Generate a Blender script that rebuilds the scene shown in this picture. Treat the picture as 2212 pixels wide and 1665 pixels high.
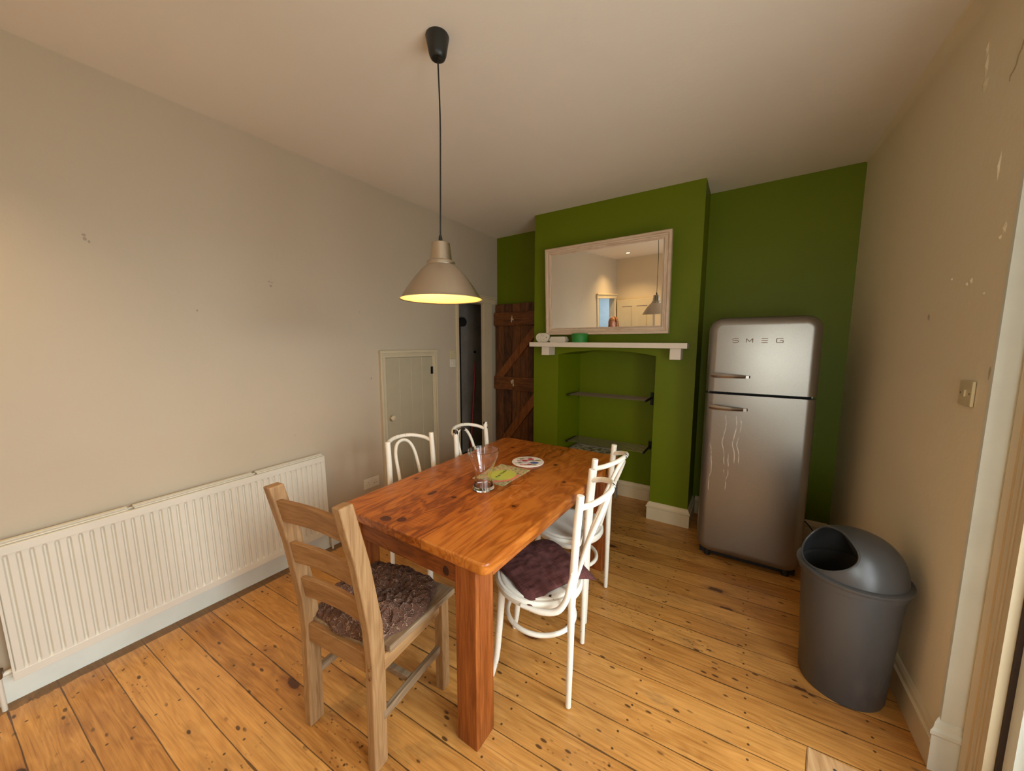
import bpy, bmesh, math, random
from mathutils import Vector, Matrix, noise
for o in list(bpy.data.objects): bpy.data.objects.remove(o)
S = bpy.context.scene; COL = S.collection
PI = math.pi
random.seed(7)

# ------------------------------------------------------------------ camera
yaw, pitch, roll, FPX = 0.5754, -0.1142, 0.0008, 778.9
fw = Vector((-math.sin(yaw)*math.cos(pitch), math.cos(yaw)*math.cos(pitch), math.sin(pitch)))
rt0 = Vector((math.cos(yaw), math.sin(yaw), 0)); up0 = rt0.cross(fw)
rt = rt0*math.cos(roll)+up0*math.sin(roll); up = up0*math.cos(roll)-rt0*math.sin(roll)
cam = bpy.data.cameras.new('camera'); camo = bpy.data.objects.new('camera', cam); COL.objects.link(camo)
cam.sensor_width = 36; cam.lens = FPX*36/2212; cam.clip_start = 0.02
camo.matrix_world = Matrix(((rt.x, up.x, -fw.x, 2.5615), (rt.y, up.y, -fw.y, -0.1369), (rt.z, up.z, -fw.z, 1.52), (0, 0, 0, 1)))
S.camera = camo
# ------------------------------------------------------------------ colour management
S.view_settings.view_transform = 'Standard'; S.view_settings.look = 'None'
S.view_settings.exposure = 0.13; S.view_settings.gamma = 1.0; S.view_settings.use_curve_mapping = False
# ------------------------------------------------------------------ world and large lights
W = bpy.data.worlds.new('world'); S.world = W; W.use_nodes = True
bg = W.node_tree.nodes['Background']; bg.inputs[0].default_value = (0.80, 0.90, 1.0, 1); bg.inputs[1].default_value = 1.6
def area(name, loc, rot, sx, sy, power, col):
    l = bpy.data.lights.new(name, 'AREA'); l.shape = 'RECTANGLE'; l.size = sx; l.size_y = sy; l.energy = power; l.color = col
    o = bpy.data.objects.new(name, l); COL.objects.link(o); o.location = loc; o.rotation_euler = rot
    return o
# daylight entering through the glazed door (right) and an added, unseen window (behind)
area('daylight_door', (3.62, 0.5, 1.12), (0, PI/2, 0), 2.0, 1.7, 52, (0.90, 0.97, 1.0))
area('bright_sky_outside', (6.2, 0.55, 2.75), (0, PI/2-0.30, 0), 2.0, 2.6, 250, (0.88, 0.96, 1.0))
area('hall_fill', (-0.5, -1.5, 2.3), (0, 0, 0), 0.5, 0.8, 24, (0.9, 0.96, 1.0))  # unseen fill, added to brighten the hall in the mirror
area('added_window_light', (2.90, -2.05, 1.45), (PI/2, 0, 0), 0.6, 1.4, 34, (0.92, 1.0, 0.97))  # fill light outside the added rear window

# ------------------------------------------------------------------ materials
def srgb(r, g, b):
    f = lambda c: (c/255)/12.92 if c/255 <= 0.04045 else ((c/255+0.055)/1.055)**2.4
    return (f(r), f(g), f(b), 1)
class NT:
    def __init__(s, name, rough=0.5, metal=0.0):
        s.m = bpy.data.materials.new(name); s.m.use_nodes = True; s.t = s.m.node_tree; s.n = s.t.nodes
        s.b = s.n['Principled BSDF']; s.b.inputs['Roughness'].default_value = rough; s.b.inputs['Metallic'].default_value = metal
        s.tc = s.n.new('ShaderNodeTexCoord').outputs['Object']
    def link(s, a, b): s.t.links.new(a, b)
    def put(s, sock, v):
        if hasattr(v, 'links') or isinstance(v, bpy.types.NodeSocket): s.link(v, sock)
        else: sock.default_value = v
    def math(s, op, a, b=None, clamp=False):
        n = s.n.new('ShaderNodeMath'); n.operation = op; n.use_clamp = clamp; s.put(n.inputs[0], a)
        if b is not None: s.put(n.inputs[1], b)
        return n.outputs[0]
    def mapping(s, scale=(1, 1, 1), rot=(0, 0, 0), loc=(0, 0, 0), vec=None):
        n = s.n.new('ShaderNodeMapping'); n.inputs['Scale'].default_value = scale; n.inputs['Rotation'].default_value = rot; n.inputs['Location'].default_value = loc
        s.link(vec or s.tc, n.inputs['Vector']); return n.outputs[0]
    def noise(s, vec, scale, detail=4, rough=0.55, dist=0.0, out='Fac'):
        n = s.n.new('ShaderNodeTexNoise'); s.link(vec, n.inputs['Vector']); n.inputs['Scale'].default_value = scale
        n.inputs['Detail'].default_value = detail; n.inputs['Roughness'].default_value = rough; n.inputs['Distortion'].default_value = dist
        return n.outputs[out]
    def voronoi(s, vec, scale, feature='F1', rnd=1.0, out='Distance'):
        n = s.n.new('ShaderNodeTexVoronoi'); n.feature = feature; s.link(vec, n.inputs['Vector']); n.inputs['Scale'].default_value = scale
        n.inputs['Randomness'].default_value = rnd; return n.outputs[out]
    def white(s, w):
        n = s.n.new('ShaderNodeTexWhiteNoise'); n.noise_dimensions = '1D'; s.put(n.inputs['W'], w); return n.outputs['Value']
    def wave(s, vec, scale, dist, detail=2, dscale=1.0, direction='Y'):
        n = s.n.new('ShaderNodeTexWave'); n.bands_direction = direction; s.link(vec, n.inputs['Vector']); n.inputs['Scale'].default_value = scale
        n.inputs['Distortion'].default_value = dist; n.inputs['Detail'].default_value = detail; n.inputs['Detail Scale'].default_value = dscale
        return n.outputs['Fac']
    def ramp(s, f, stops, interp='LINEAR'):
        n = s.n.new('ShaderNodeValToRGB'); n.color_ramp.interpolation = interp
        e = n.color_ramp.elements
        while len(e) < len(stops): e.new(0.5)
        for i, (p, c) in enumerate(stops):
            e[i].position = p; e[i].color = c if len(c) == 4 else (*c, 1)
        s.put(n.inputs[0], f); return n.outputs[0]
    def mask(s, f, a, b):   # smooth 0..1 from a to b
        n = s.n.new('ShaderNodeMapRange'); n.interpolation_type = 'SMOOTHSTEP'; s.put(n.inputs[0], f)
        n.inputs[1].default_value = a; n.inputs[2].default_value = b; return n.outputs[0]
    def mix(s, f, a, b, mode='MIX'):
        n = s.n.new('ShaderNodeMix'); n.data_type = 'RGBA'; n.blend_type = mode
        s.put(n.inputs[0], f); s.put(n.inputs[6], a); s.put(n.inputs[7], b); return n.outputs[2]
    def sep(s, vec=None):
        n = s.n.new('ShaderNodeSeparateXYZ'); s.link(vec or s.tc, n.inputs[0]); return n.outputs
    def spots(s, pts, u, v, soft=0.25, wob=None):
        tot = None
        for (pu, pv, ru, rv) in pts:
            a = s.math('DIVIDE', s.math('SUBTRACT', u, pu), ru); b = s.math('DIVIDE', s.math('SUBTRACT', v, pv), rv)
            d = s.math('ADD', s.math('MULTIPLY', a, a), s.math('MULTIPLY', b, b))
            if wob is not None: d = s.math('ADD', d, wob)
            k = s.mask(d, 1.0+soft, 1.0-soft)
            tot = k if tot is None else s.math('MAXIMUM', tot, k)
        return tot
    def color(s, c): s.put(s.b.inputs['Base Color'], c)
    def rough(s, c): s.put(s.b.inputs['Roughness'], c)
    def bump(s, h, strength=0.2, dist=0.01):
        n = s.n.new('ShaderNodeBump'); n.inputs['Strength'].default_value = strength; n.inputs['Distance'].default_value = dist
        s.link(h, n.inputs['Height']); s.link(n.outputs[0], s.b.inputs['Normal'])
M = {}
def simple(name, col, rough=0.5, metal=0.0, var=0.06, scale=8, bump=0.0):
    t = NT(name, rough, metal)
    c = col if len(col) == 4 else (*col, 1)
    f = t.noise(t.mapping(), scale, 4)
    t.color(t.ramp(f, [(0.3, tuple(x*(1-var) for x in c[:3])), (0.7, tuple(min(1, x*(1+var)) for x in c[:3]))]))
    if bump: t.bump(t.noise(t.mapping(), scale*12, 3), bump, 0.003)
    M[name] = t.m; return t.m

def painted(name, col, marks, mark_col, axes, rough=0.6, chips=True):
    """painted plaster wall: gentle roller texture, faint blotches, small dents with a shape of their own"""
    t = NT(name, rough)
    xyz = t.sep()
    f = t.noise(t.mapping(), 1.3, 5, 0.6)
    c = t.ramp(f, [(0.3, tuple(x*0.965 for x in col[:3])), (0.7, col[:3])])
    if marks:
        w = t.math('MULTIPLY', t.math('SUBTRACT', t.noise(t.mapping(), 55, 3), 0.5), 2.4)
        k = t.spots(marks, xyz[axes[0]], xyz[axes[1]], 0.3, w)
        c = t.mix(t.math('MULTIPLY', k, 0.5), c, mark_col)
    t.color(c)
    h = t.math('ADD', t.noise(t.mapping(), 14, 6, 0.62), t.math('MULTIPLY', t.noise(t.mapping(), 2.2, 3), 1.5))
    t.bump(h, 0.16, 0.01)
    M[name] = t.m
painted('plaster_left', srgb(196, 181, 157), [(0.235, 2.012, 0.007, 0.006), (0.237, 1.995, 0.006, 0.008), (0.248, 1.985, 0.004, 0.006), (0.990, 1.912, 0.007, 0.004), (1.006, 1.908, 0.005, 0.004), (0.998, 1.885, 0.008, 0.007), (0.616, 1.704, 0.005, 0.006),
    (1.62, 1.77, 0.002, 0.008), (1.70, 1.24, 0.006, 0.01), (1.08, 0.9, 0.0015, 0.012)], srgb(120, 104, 84), (1, 2))
painted('plaster_right', srgb(234, 220, 188), [(2.15, 1.638, 0.007, 0.013), (2.14, 1.632, 0.003, 0.012), (1.665, 1.43, 0.005, 0.02)], srgb(92, 72, 48), (1, 2))
painted('plaster_ceiling', srgb(238, 228, 212), [], None, (0, 1))
painted('plaster_back', srgb(226, 205, 170), [], None, (0, 2))
def green_wall():
    t = NT('green_wall_paint', 0.5)
    xyz = t.sep()
    f = t.noise(t.mapping(), 1.6, 5, 0.6)
    c = t.ramp(f, [(0.3, srgb(98, 111, 0)), (0.7, srgb(103, 116, 0))])
    v = t.mapping(scale=(1, 1, 0.35), rot=(0, 0.35, 0)); sc = t.noise(v, 9, 5, 0.7)
    near = t.spots([(3.0, 1.35, 0.16, 0.35), (3.05, 0.5, 0.06, 0.5)], xyz[0], xyz[2], 0.6)
    k = t.math('MULTIPLY', t.mask(sc, 0.6, 0.72), near)
    c = t.mix(t.math('MULTIPLY', k, 0.35), c, srgb(150, 165, 110))
    t.color(c); t.b.inputs['Specular IOR Level'].default_value = 0.22; t.bump(t.noise(t.mapping(), 16, 6, 0.6), 0.12, 0.008); M['green_wall'] = t.m
green_wall()
simple('cream_gloss', srgb(214, 196, 160), 0.35, var=0.03)
simple('white_gloss', srgb(226, 228, 216), 0.3, var=0.04, bump=0.05)
simple('white_matt', srgb(226, 212, 192), 0.5, var=0.03)
simple('radiator_white', srgb(220, 214, 198), 0.32, var=0.02)
simple('cupboard_paint', srgb(182, 170, 142), 0.45, var=0.03)
simple('cupboard_trim', srgb(206, 190, 158), 0.42, var=0.03)
simple('plastic_white', srgb(220, 210, 190), 0.35, var=0.02)
simple('alarm_print', srgb(140, 120, 96), 0.5)
simple('plastic_aged', srgb(205, 190, 150), 0.35, var=0.03)
simple('black_metal', srgb(26, 23, 20), 0.42, 0.3)
simple('black_plastic', srgb(30, 30, 26), 0.42)
simple('rubber_dark', srgb(18, 15, 13), 0.7)
simple('steel_rod', srgb(132, 122, 106), 0.38, 0.6)
simple('closet_grey', srgb(150, 140, 126), 0.85, var=0.25, scale=3, bump=0.1)
simple('closet_dark', srgb(34, 30, 27), 0.9)
simple('red_handle', srgb(196, 62, 64), 0.4)
simple('green_tin', srgb(40, 128, 44), 0.5)
simple('plaster_crack', srgb(160, 138, 106), 0.8)
simple('frame_gap', srgb(50, 34, 22), 0.8)
simple('spoon_red', srgb(190, 30, 70), 0.5); simple('spoon_blue', srgb(70, 90, 150), 0.5)
simple('spoon_green', srgb(150, 150, 90), 0.5); simple('board_white', srgb(232, 224, 214), 0.5)
simple('mat_dark', srgb(60, 70, 30), 0.5); simple('mat_pink', srgb(225, 130, 105), 0.5); simple('mat_lime', srgb(186, 192, 84), 0.5)
simple('skin', srgb(214, 150, 124), 0.5, var=0.05); simple('lip', srgb(170, 84, 78), 0.45)
simple('eye_white', srgb(232, 226, 218), 0.3); simple('eye_dark', srgb(50, 34, 26), 0.3)
simple('jumper', srgb(92, 104, 120), 0.9, bump=0.2); simple('trousers', srgb(44, 48, 62), 0.9, bump=0.2)
simple('shoe', srgb(60, 46, 38), 0.6); simple('phone', srgb(22, 22, 24), 0.3)
simple('outside_ground', srgb(150, 146, 132), 0.9)
simple('hall_paint', srgb(168, 180, 186), 0.7)
def hair():
    t = NT('hair', 0.5); v = t.mapping(scale=(60, 60, 3)); f = t.noise(v, 1.5, 5)
    t.color(t.ramp(f, [(0.35, srgb(92, 50, 26)), (0.65, srgb(190, 128, 72))])); t.bump(f, 0.5, 0.004); M['hair'] = t.m
hair()
def chipped(name, base, grime, th=0.70, ztop=None):
    """white chair paint, chipped through to dark wood in small flakes"""
    t = NT(name, 0.32)
    v = t.mapping()
    n1 = t.noise(v, 26, 5, 0.62); n2 = t.noise(v, 4.5, 2)
    ch = t.math('ADD', n1, t.math('MULTIPLY', t.math('SUBTRACT', n2, 0.5), 0.5)); z = t.sep()[2]
    if ztop: ch = t.math('ADD', ch, t.math('MULTIPLY', t.mask(z, ztop, ztop+0.05), 0.17))
    k = t.mask(ch, th, th+0.012)
    gr = t.math('MULTIPLY', t.mask(t.noise(v, 60, 5, 0.7), 0.55, 0.72), 0.5)
    c = t.mix(gr, base, grime)
    c = t.mix(k, c, srgb(46, 30, 20))
    t.color(c); t.bump(t.math('SUBTRACT', t.noise(v, 40, 3), k), 0.18, 0.002)
    M[name] = t.m
chipped('chair_paint', srgb(238, 232, 216), srgb(216, 208, 184))
chipped('chair_paint_worn', srgb(238, 232, 216), srgb(216, 208, 184), 0.70, 0.845)
def brushed(name, col, rough):
    t = NT(name, rough, 1.0)
    z = t.mapping(scale=(2, 2, 50)); f = t.noise(z, 2.0, 2)
    t.color(t.ramp(f, [(0.3, tuple(x*0.95 for x in col[:3])), (0.7, col[:3])]))
    t.rough(t.ramp(f, [(0.3, (rough-0.02,)*3), (0.7, (rough+0.02,)*3)])); M[name] = t.m
t = NT('spun_aluminium', 0.3, 1.0); t.color(srgb(200, 190, 174)); M['spun_aluminium'] = t.m
t = NT('shade_inside', 0.5); t.color(srgb(250, 225, 160)); t.b.inputs['Emission Color'].default_value = (1.0, 0.68, 0.22, 1); t.b.inputs['Emission Strength'].default_value = 0.0; M['shade_inside'] = t.m
t = NT('bulb', 0.5); t.color((1, 0.9, 0.7, 1)); t.b.inputs['Emission Color'].default_value = (1.0, 0.68, 0.3, 1); t.b.inputs['Emission Strength'].default_value = 14; M['bulb'] = t.m
t = NT('fridge_silver', 0.36, 0.85)
f = t.noise(t.mapping(), 900, 2); t.color(t.ramp(f, [(0.3, srgb(132, 126, 118)), (0.7, srgb(152, 146, 137))]))
xyz = t.sep()
# dried drip streaks on the lower door
wx = t.math('ADD', xyz[0], t.math('MULTIPLY', t.math('SUBTRACT', t.noise(t.mapping(scale=(0, 0, 1)), 4, 2), 0.5), 0.11))
streak = None
for (x0, z0, z1) in [(2.475, 0.62, 1.06), (2.535, 0.72, 1.06), (2.56, 0.72, 1.04), (2.40, 0.5, 0.86), (2.50, 0.52, 0.8)]:
    d = t.math('ABSOLUTE', t.math('SUBTRACT', wx, x0))
    k = t.math('MULTIPLY', t.mask(d, 0.0038, 0.0014), t.math('MULTIPLY', t.mask(xyz[2], z0, z0+0.03), t.mask(xyz[2], z1, z1-0.03)))
    streak = k if streak is None else t.math('MAXIMUM', streak, k)
streak = t.math('MULTIPLY', streak, t.math('MULTIPLY', 0.5, t.mask(t.noise(t.mapping(), 14, 2), 0.35, 0.6)))
t.color(t.mix(streak, t.ramp(f, [(0.3, srgb(132, 126, 118)), (0.7, srgb(152, 146, 137))]), srgb(235, 225, 210)))
t.rough(t.math('ADD', 0.33, t.math('MULTIPLY', streak, 0.5))); M['fridge'] = t.m
t = NT('chrome', 0.3, 1.0); t.color(srgb(160, 152, 146)); M['chrome'] = t.m
t = NT('mirror_glass', 0.0, 1.0); t.color((0.93, 0.94, 0.93, 1)); M['mirror'] = t.m
t = NT('bin_grey', 0.36, 0.35); f = t.noise(t.mapping(scale=(1, 1, 0.4)), 9, 6, 0.7)
z = t.sep()[2]; dust = t.math('MULTIPLY', t.mask(f, 0.5, 0.75), t.mask(z, 0.35, 0.0))
t.color(t.mix(t.math('MULTIPLY', dust, 0.55), srgb(84, 84, 84), srgb(120, 114, 108))); t.rough(t.math('ADD', 0.36, t.math('MULTIPLY', dust, 0.5))); t.bump(t.noise(t.mapping(), 300, 2), 0.05, 0.001); M['bin'] = t.m
t = NT('clear_glass', 0.0); t.color((1, 1, 1, 1)); t.b.inputs['Transmission Weight'].default_value = 1.0; t.b.inputs['IOR'].default_value = 1.48; M['glass'] = t.m
# window pane: thin clear sheet
t = NT('window_pane', 0.02); tr = t.n.new('ShaderNodeBsdfTransparent'); gl = t.n.new('ShaderNodeBsdfGlossy'); gl.inputs['Roughness'].default_value = 0.02
mx = t.n.new('ShaderNodeMixShader'); mx.inputs[0].default_value = 0.07; t.link(tr.outputs[0], mx.inputs[1]); t.link(gl.outputs[0], mx.inputs[2])
t.link(mx.outputs[0], t.n['Material Output'].inputs['Surface']); M['pane'] = t.m

def wood(name, axis, dark, mid, light, rough=0.45, grain=14, boards=None, knots=None, knot_col=None, stretch=14, bump=0.12, ringw=0.10, wear=None, seam_col=None, seams=None):
    """axis = grain direction 0/1/2 ; boards=(axis, width, offset)"""
    t = NT(name, rough)
    sc = [1, 1, 1]; sc = [stretch if i != axis else 1.0 for i in range(3)]
    xyz = t.sep()
    vec = t.tc
    if boards:
        b = t.math('DIVIDE', t.math('SUBTRACT', xyz[boards[0]], boards[2]), boards[1])
        bid = t.math('FLOOR', b); r = t.white(bid)
        cmb = t.n.new('ShaderNodeCombineXYZ')
        for i in range(3): t.put(cmb.inputs[i], t.math('MULTIPLY', r, 37.0*(i+1)))
        add = t.n.new('ShaderNodeVectorMath'); add.operation = 'ADD'; t.link(t.tc, add.inputs[0]); t.link(cmb.outputs[0], add.inputs[1]); vec = add.outputs[0]
    v = t.mapping(scale=sc, vec=vec)
    big = t.noise(t.mapping(scale=[1+(s-1)*0.25 for s in sc], vec=vec), 2.0, 3, 0.5, 0.6)
    n1 = t.noise(v, grain/4, 6, 0.6, 0.35)
    fine = t.noise(t.mapping(scale=[s*4 if s > 1 else 1.6 for s in sc], vec=vec), grain/4, 3, 0.6)
    ring = t.math('FRACT', t.math('MULTIPLY', t.math('ADD', big, t.math('MULTIPLY', n1, 0.12)), 9.0))
    ring = t.mask(t.math('ABSOLUTE', t.math('SUBTRACT', ring, 0.5)), 0.0, 0.5)
    f = t.math('ADD', t.math('MULTIPLY', n1, 0.5), t.math('ADD', t.math('MULTIPLY', fine, 0.50-ringw), t.math('MULTIPLY', ring, ringw)))
    if boards: f = t.math('ADD', f, t.math('MULTIPLY', t.math('SUBTRACT', r, 0.5), 0.22))
    c = t.ramp(f, [(0.30, dark), (0.48, mid), (0.68, light)])
    if knots:
        w = t.math('MULTIPLY', t.math('SUBTRACT', t.noise(t.tc, 60, 2), 0.5), 0.8)
        ha = t.spots([(a, b_, ra*1.9, rb*1.9) for a, b_, ra, rb in knots], xyz[knots_axes(name)[0]], xyz[knots_axes(name)[1]], 0.7, w)
        k = t.spots(knots, xyz[knots_axes(name)[0]], xyz[knots_axes(name)[1]], 0.25, w)
        c = t.mix(t.math('MULTIPLY', ha, 0.35), c, dark)
        c = t.mix(t.math('MULTIPLY', k, 0.9), c, knot_col)
    h = t.math('MULTIPLY', n1, 0.6)
    if seams:
        tot = None
        for sx in seams:
            wob = t.math('MULTIPLY', t.math('SUBTRACT', t.noise(t.mapping(scale=(0, 1, 0)), 3, 2), 0.5), 0.004)
            d = t.math('ABSOLUTE', t.math('SUBTRACT', t.math('ADD', xyz[0], wob), sx)); k = t.mask(d, 0.0022, 0.0006)
            tot = k if tot is None else t.math('MAXIMUM', tot, k)
        c = t.mix(t.math('MULTIPLY', tot, 0.7), c, seam_col); h = t.math('SUBTRACT', h, tot)
    if wear: c = wear(t, c, xyz)
    t.color(c); t.bump(h, bump, 0.004)
    t.rough(t.math('ADD', rough-0.05, t.math('MULTIPLY', n1, 0.14)))
    M[name] = t.m; return t
def knots_axes(name): return (0, 1)
TK = [(1.295, 0.812, 0.028, 0.02), (1.361, 0.843, 0.02, 0.02), (1.268, 1.116, 0.014, 0.032), (1.395, 1.137, 0.013, 0.013), (1.046, 1.21, 0.011, 0.014), (1.695, 1.215, 0.011, 0.009), (1.602, 1.844, 0.014, 0.018), (1.766, 1.614, 0.01, 0.012), (1.17, 2.02, 0.012, 0.016), (1.05, 1.82, 0.01, 0.02)]
def table_wear(t, c, xyz):
    # pale cup rings and scuffs left on the varnish, dark saw marks
    def ringmark(px, py, r):
        a = t.math('SUBTRACT', xyz[0], px); b = t.math('SUBTRACT', xyz[1], py)
        d = t.math('SQRT', t.math('ADD', t.math('MULTIPLY', a, a), t.math('MULTIPLY', b, b)))
        return t.mask(t.math('ABSOLUTE', t.math('SUBTRACT', d, r)), 0.012, 0.0)
    n = t.noise(t.tc, 38, 4, 0.7)
    k = t.math('MAXIMUM', ringmark(1.68, 2.03, 0.05), ringmark(1.52, 2.06, 0.045))
    k = t.math('MAXIMUM', k, t.spots([(1.60, 1.40, 0.10, 0.16), (1.02, 1.42, 0.05, 0.06)], xyz[0], xyz[1], 0.9))
    k = t.math('MULTIPLY', k, t.mask(n, 0.50, 0.66))
    c = t.mix(t.math('MULTIPLY', k, 0.45), c, srgb(214, 150, 96))
    sl = t.mask(t.math('FRACT', t.math('MULTIPLY', xyz[1], 55)), 0.75, 0.95)
    reg = t.spots([(1.44, 0.93, 0.07, 0.12), (1.5, 1.1, 0.05, 0.09), (1.42, 0.84, 0.06, 0.05)], xyz[0], xyz[1], 0.9)
    c = t.mix(t.math('MULTIPLY', t.math('MULTIPLY', sl, reg), t.math('MULTIPLY', n, 0.9)), c, srgb(92, 44, 14))
    return c
T_D, T_M, T_L = srgb(118, 56, 12), srgb(160, 86, 24), srgb(184, 110, 40)
wood('table_top', 1, T_D, T_M, T_L, 0.30, grain=14, boards=(0, 0.302, 1.244-0.302), knots=TK, knot_col=srgb(66, 22, 10), stretch=12, seams=[1.244, 1.548], seam_col=srgb(60, 28, 10), wear=table_wear, bump=0.10, ringw=0.2)
wood('table_leg', 2, srgb(84, 38, 9), srgb(132, 66, 20), srgb(166, 96, 40), 0.42, stretch=14, knots=None, ringw=0.03)
def knots_axes(name): return (0, 2)
wood('table_apron', 0, srgb(78, 36, 8), srgb(120, 60, 18), srgb(148, 82, 30), 0.42, stretch=12, knots=[(1.655, 0.665, 0.016, 0.02)], knot_col=srgb(40, 18, 10))
wood('table_apron_side', 1, srgb(104, 50, 16), srgb(158, 84, 30), srgb(190, 112, 46), 0.42, stretch=12)
wood('oak_pale', 2, srgb(126, 90, 54), srgb(150, 114, 74), srgb(170, 134, 92), 0.5, stretch=16, bump=0.08)
wood('oak_cross', 0, srgb(120, 82, 46), srgb(144, 104, 62), srgb(164, 124, 80), 0.5, stretch=16, bump=0.08)
wood('oak_depth', 1, srgb(130, 94, 56), srgb(154, 116, 74), srgb(174, 138, 94), 0.5, stretch=16, bump=0.08)
wood('oak_grey', 1, srgb(108, 84, 60), srgb(134, 110, 82), srgb(158, 136, 108), 0.55, stretch=16, bump=0.1)
wood('brown_door', 2, srgb(44, 24, 10), srgb(88, 50, 20), srgb(122, 74, 32), 0.55, stretch=10, boards=(0, 0.118, 0.03), bump=0.3)
wood('brown_ledge', 0, srgb(58, 30, 12), srgb(104, 58, 22), srgb(132, 78, 32), 0.5, stretch=10, bump=0.3)
wood('brown_brace', 2, srgb(84, 44, 16), srgb(124, 70, 28), srgb(148, 88, 38), 0.5, stretch=6, bump=0.2)
wood('limed_frame', 0, srgb(176, 140, 112), srgb(208, 182, 154), srgb(222, 200, 174), 0.55, stretch=20, bump=0.15)
wood('limed_frame_vertical', 2, srgb(176, 140, 112), srgb(208, 182, 154), srgb(222, 200, 174), 0.55, stretch=20, bump=0.15)

def floor_mat():
    t = NT('pine_floorboards', 0.36)
    v0 = t.mapping(rot=(0, 0, -0.055))
    xyz = t.sep(v0); wx = t.sep()
    bw = 0.1355
    yy = t.math('ADD', xyz[1], t.math('MULTIPLY', t.math('SUBTRACT', t.noise(t.mapping(scale=(1, 0.15, 0)), 1.6, 2), 0.5), 0.014))
    b = t.math('DIVIDE', t.math('ADD', yy, 0.1615), bw); bid = t.math('FLOOR', b); fr = t.math('FRACT', b)
    r = t.white(bid); r2 = t.white(t.math('ADD', bid, 71.3))
    cmb = t.n.new('ShaderNodeCombineXYZ'); t.put(cmb.inputs[0], t.math('MULTIPLY', r, 51.0)); t.put(cmb.inputs[1], t.math('MULTIPLY', r2, 23.0)); t.put(cmb.inputs[2], 0.0)
    add = t.n.new('ShaderNodeVectorMath'); add.operation = 'ADD'; t.link(v0, add.inputs[0]); t.link(cmb.outputs[0], add.inputs[1]); vec = add.outputs[0]
    g1 = t.noise(t.mapping(scale=(1.0, 16, 1), vec=vec), 3.2, 6, 0.62, 0.3)
    g2 = t.noise(t.mapping(scale=(1.6, 70, 1), vec=vec), 3.0, 3, 0.6)
    big = t.noise(t.mapping(scale=(0.8, 4.5, 1), vec=vec), 2.0, 2, 0.5, 0.4)
    ring = t.math('FRACT', t.math('MULTIPLY', big, 11.0)); ring = t.mask(t.math('ABSOLUTE', t.math('SUBTRACT', ring, 0.5)), 0.0, 0.5)
    f = t.math('ADD', t.math('MULTIPLY', g1, 0.46), t.math('ADD', t.math('MULTIPLY', g2, 0.24), t.math('MULTIPLY', ring, 0.07)))
    f = t.math('ADD', f, t.math('ADD', 0.10, t.math('MULTIPLY', t.math('SUBTRACT', r, 0.5), 0.16)))
    c = t.ramp(f, [(0.26, srgb(150, 94, 42)), (0.42, srgb(186, 128, 62)), (0.58, srgb(212, 154, 82)), (0.76, srgb(226, 174, 104))])
    # rubbed grey-brown wear on the walked-on boards
    w = t.math('MULTIPLY', t.mask(t.noise(t.mapping(scale=(1, 3.2, 1)), 2.2, 5, 0.7), 0.51, 0.70), t.mask(g1, 0.35, 0.6))
    c = t.mix(t.math('MULTIPLY', w, 0.5), c, srgb(112, 80, 48))
    sk = t.noise(t.mapping(scale=(1.0, 60, 1), vec=vec, loc=(4, 2, 0)), 2.4, 5, 0.65, 0.2)
    c = t.mix(t.math('MULTIPLY', t.mask(sk, 0.54, 0.68), 0.42), c, srgb(122, 74, 32))
    # knots
    kv = t.voronoi(t.mapping(scale=(2.1, 5.2, 1), vec=vec), 1.0); kn = t.math('ADD', kv, t.math('MULTIPLY', t.math('SUBTRACT', t.noise(t.tc, 40, 3), 0.5), 0.10))
    c = t.mix(t.math('MULTIPLY', t.mask(kn, 0.24, 0.08), 0.45), c, srgb(120, 62, 28))
    c = t.mix(t.math('MULTIPLY', t.mask(kn, 0.11, 0.075), 0.85), c, srgb(64, 30, 16))
    # cross-grain dark ticks, nail heads in rows at the joists
    tk = t.voronoi(t.mapping(scale=(11, 26, 1), rot=(0, 0, 0.5)), 1.0)
    ts = t.mask(t.noise(t.mapping(loc=(5, 3, 0)), 5.0, 2), 0.47, 0.57)
    c = t.mix(t.math('MULTIPLY', t.math('MULTIPLY', t.mask(tk, 0.20, 0.11), ts), 0.85), c, srgb(56, 32, 20))
    tk2 = t.voronoi(t.mapping(scale=(34, 60, 1), vec=vec), 1.0); ts2 = t.mask(t.noise(t.mapping(loc=(9, 1, 0)), 3.0, 3), 0.55, 0.66)
    c = t.mix(t.math('MULTIPLY', t.math('MULTIPLY', t.mask(tk2, 0.26, 0.12), ts2), 0.7), c, srgb(60, 36, 22))
    jx = t.math('ABSOLUTE', t.math('SUBTRACT', t.math('FRACT', t.math('DIVIDE', t.math('ADD', wx[0], t.math('MULTIPLY', r2, 0.03)), 0.41)), 0.5))
    ny = t.math('ABSOLUTE', t.math('SUBTRACT', t.math('ABSOLUTE', t.math('SUBTRACT', fr, 0.5)), 0.27))
    nd = t.math('SQRT', t.math('ADD', t.math('POWER', t.math('MULTIPLY', jx, 0.41), 2), t.math('POWER', t.math('MULTIPLY', ny, bw), 2)))
    c = t.mix(t.math('MULTIPLY', t.mask(nd, 0.0065, 0.003), 0.85), c, srgb(44, 28, 20))
    # gaps between boards
    gd = t.math('MULTIPLY', t.math('SUBTRACT', 0.5, t.math('ABSOLUTE', t.math('SUBTRACT', fr, 0.5))), bw)
    gw = t.math('ADD', 0.0012, t.math('MULTIPLY', t.mask(t.noise(t.mapping(scale=(3, 1, 1), loc=(2, 0, 0)), 1.5, 3), 0.5, 0.7), 0.0022))
    gap = t.mask(t.math('SUBTRACT', gd, gw), 0.0012, 0.0)
    c = t.mix(t.math('MULTIPLY', gap, 0.8), c, srgb(48, 26, 12))
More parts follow.
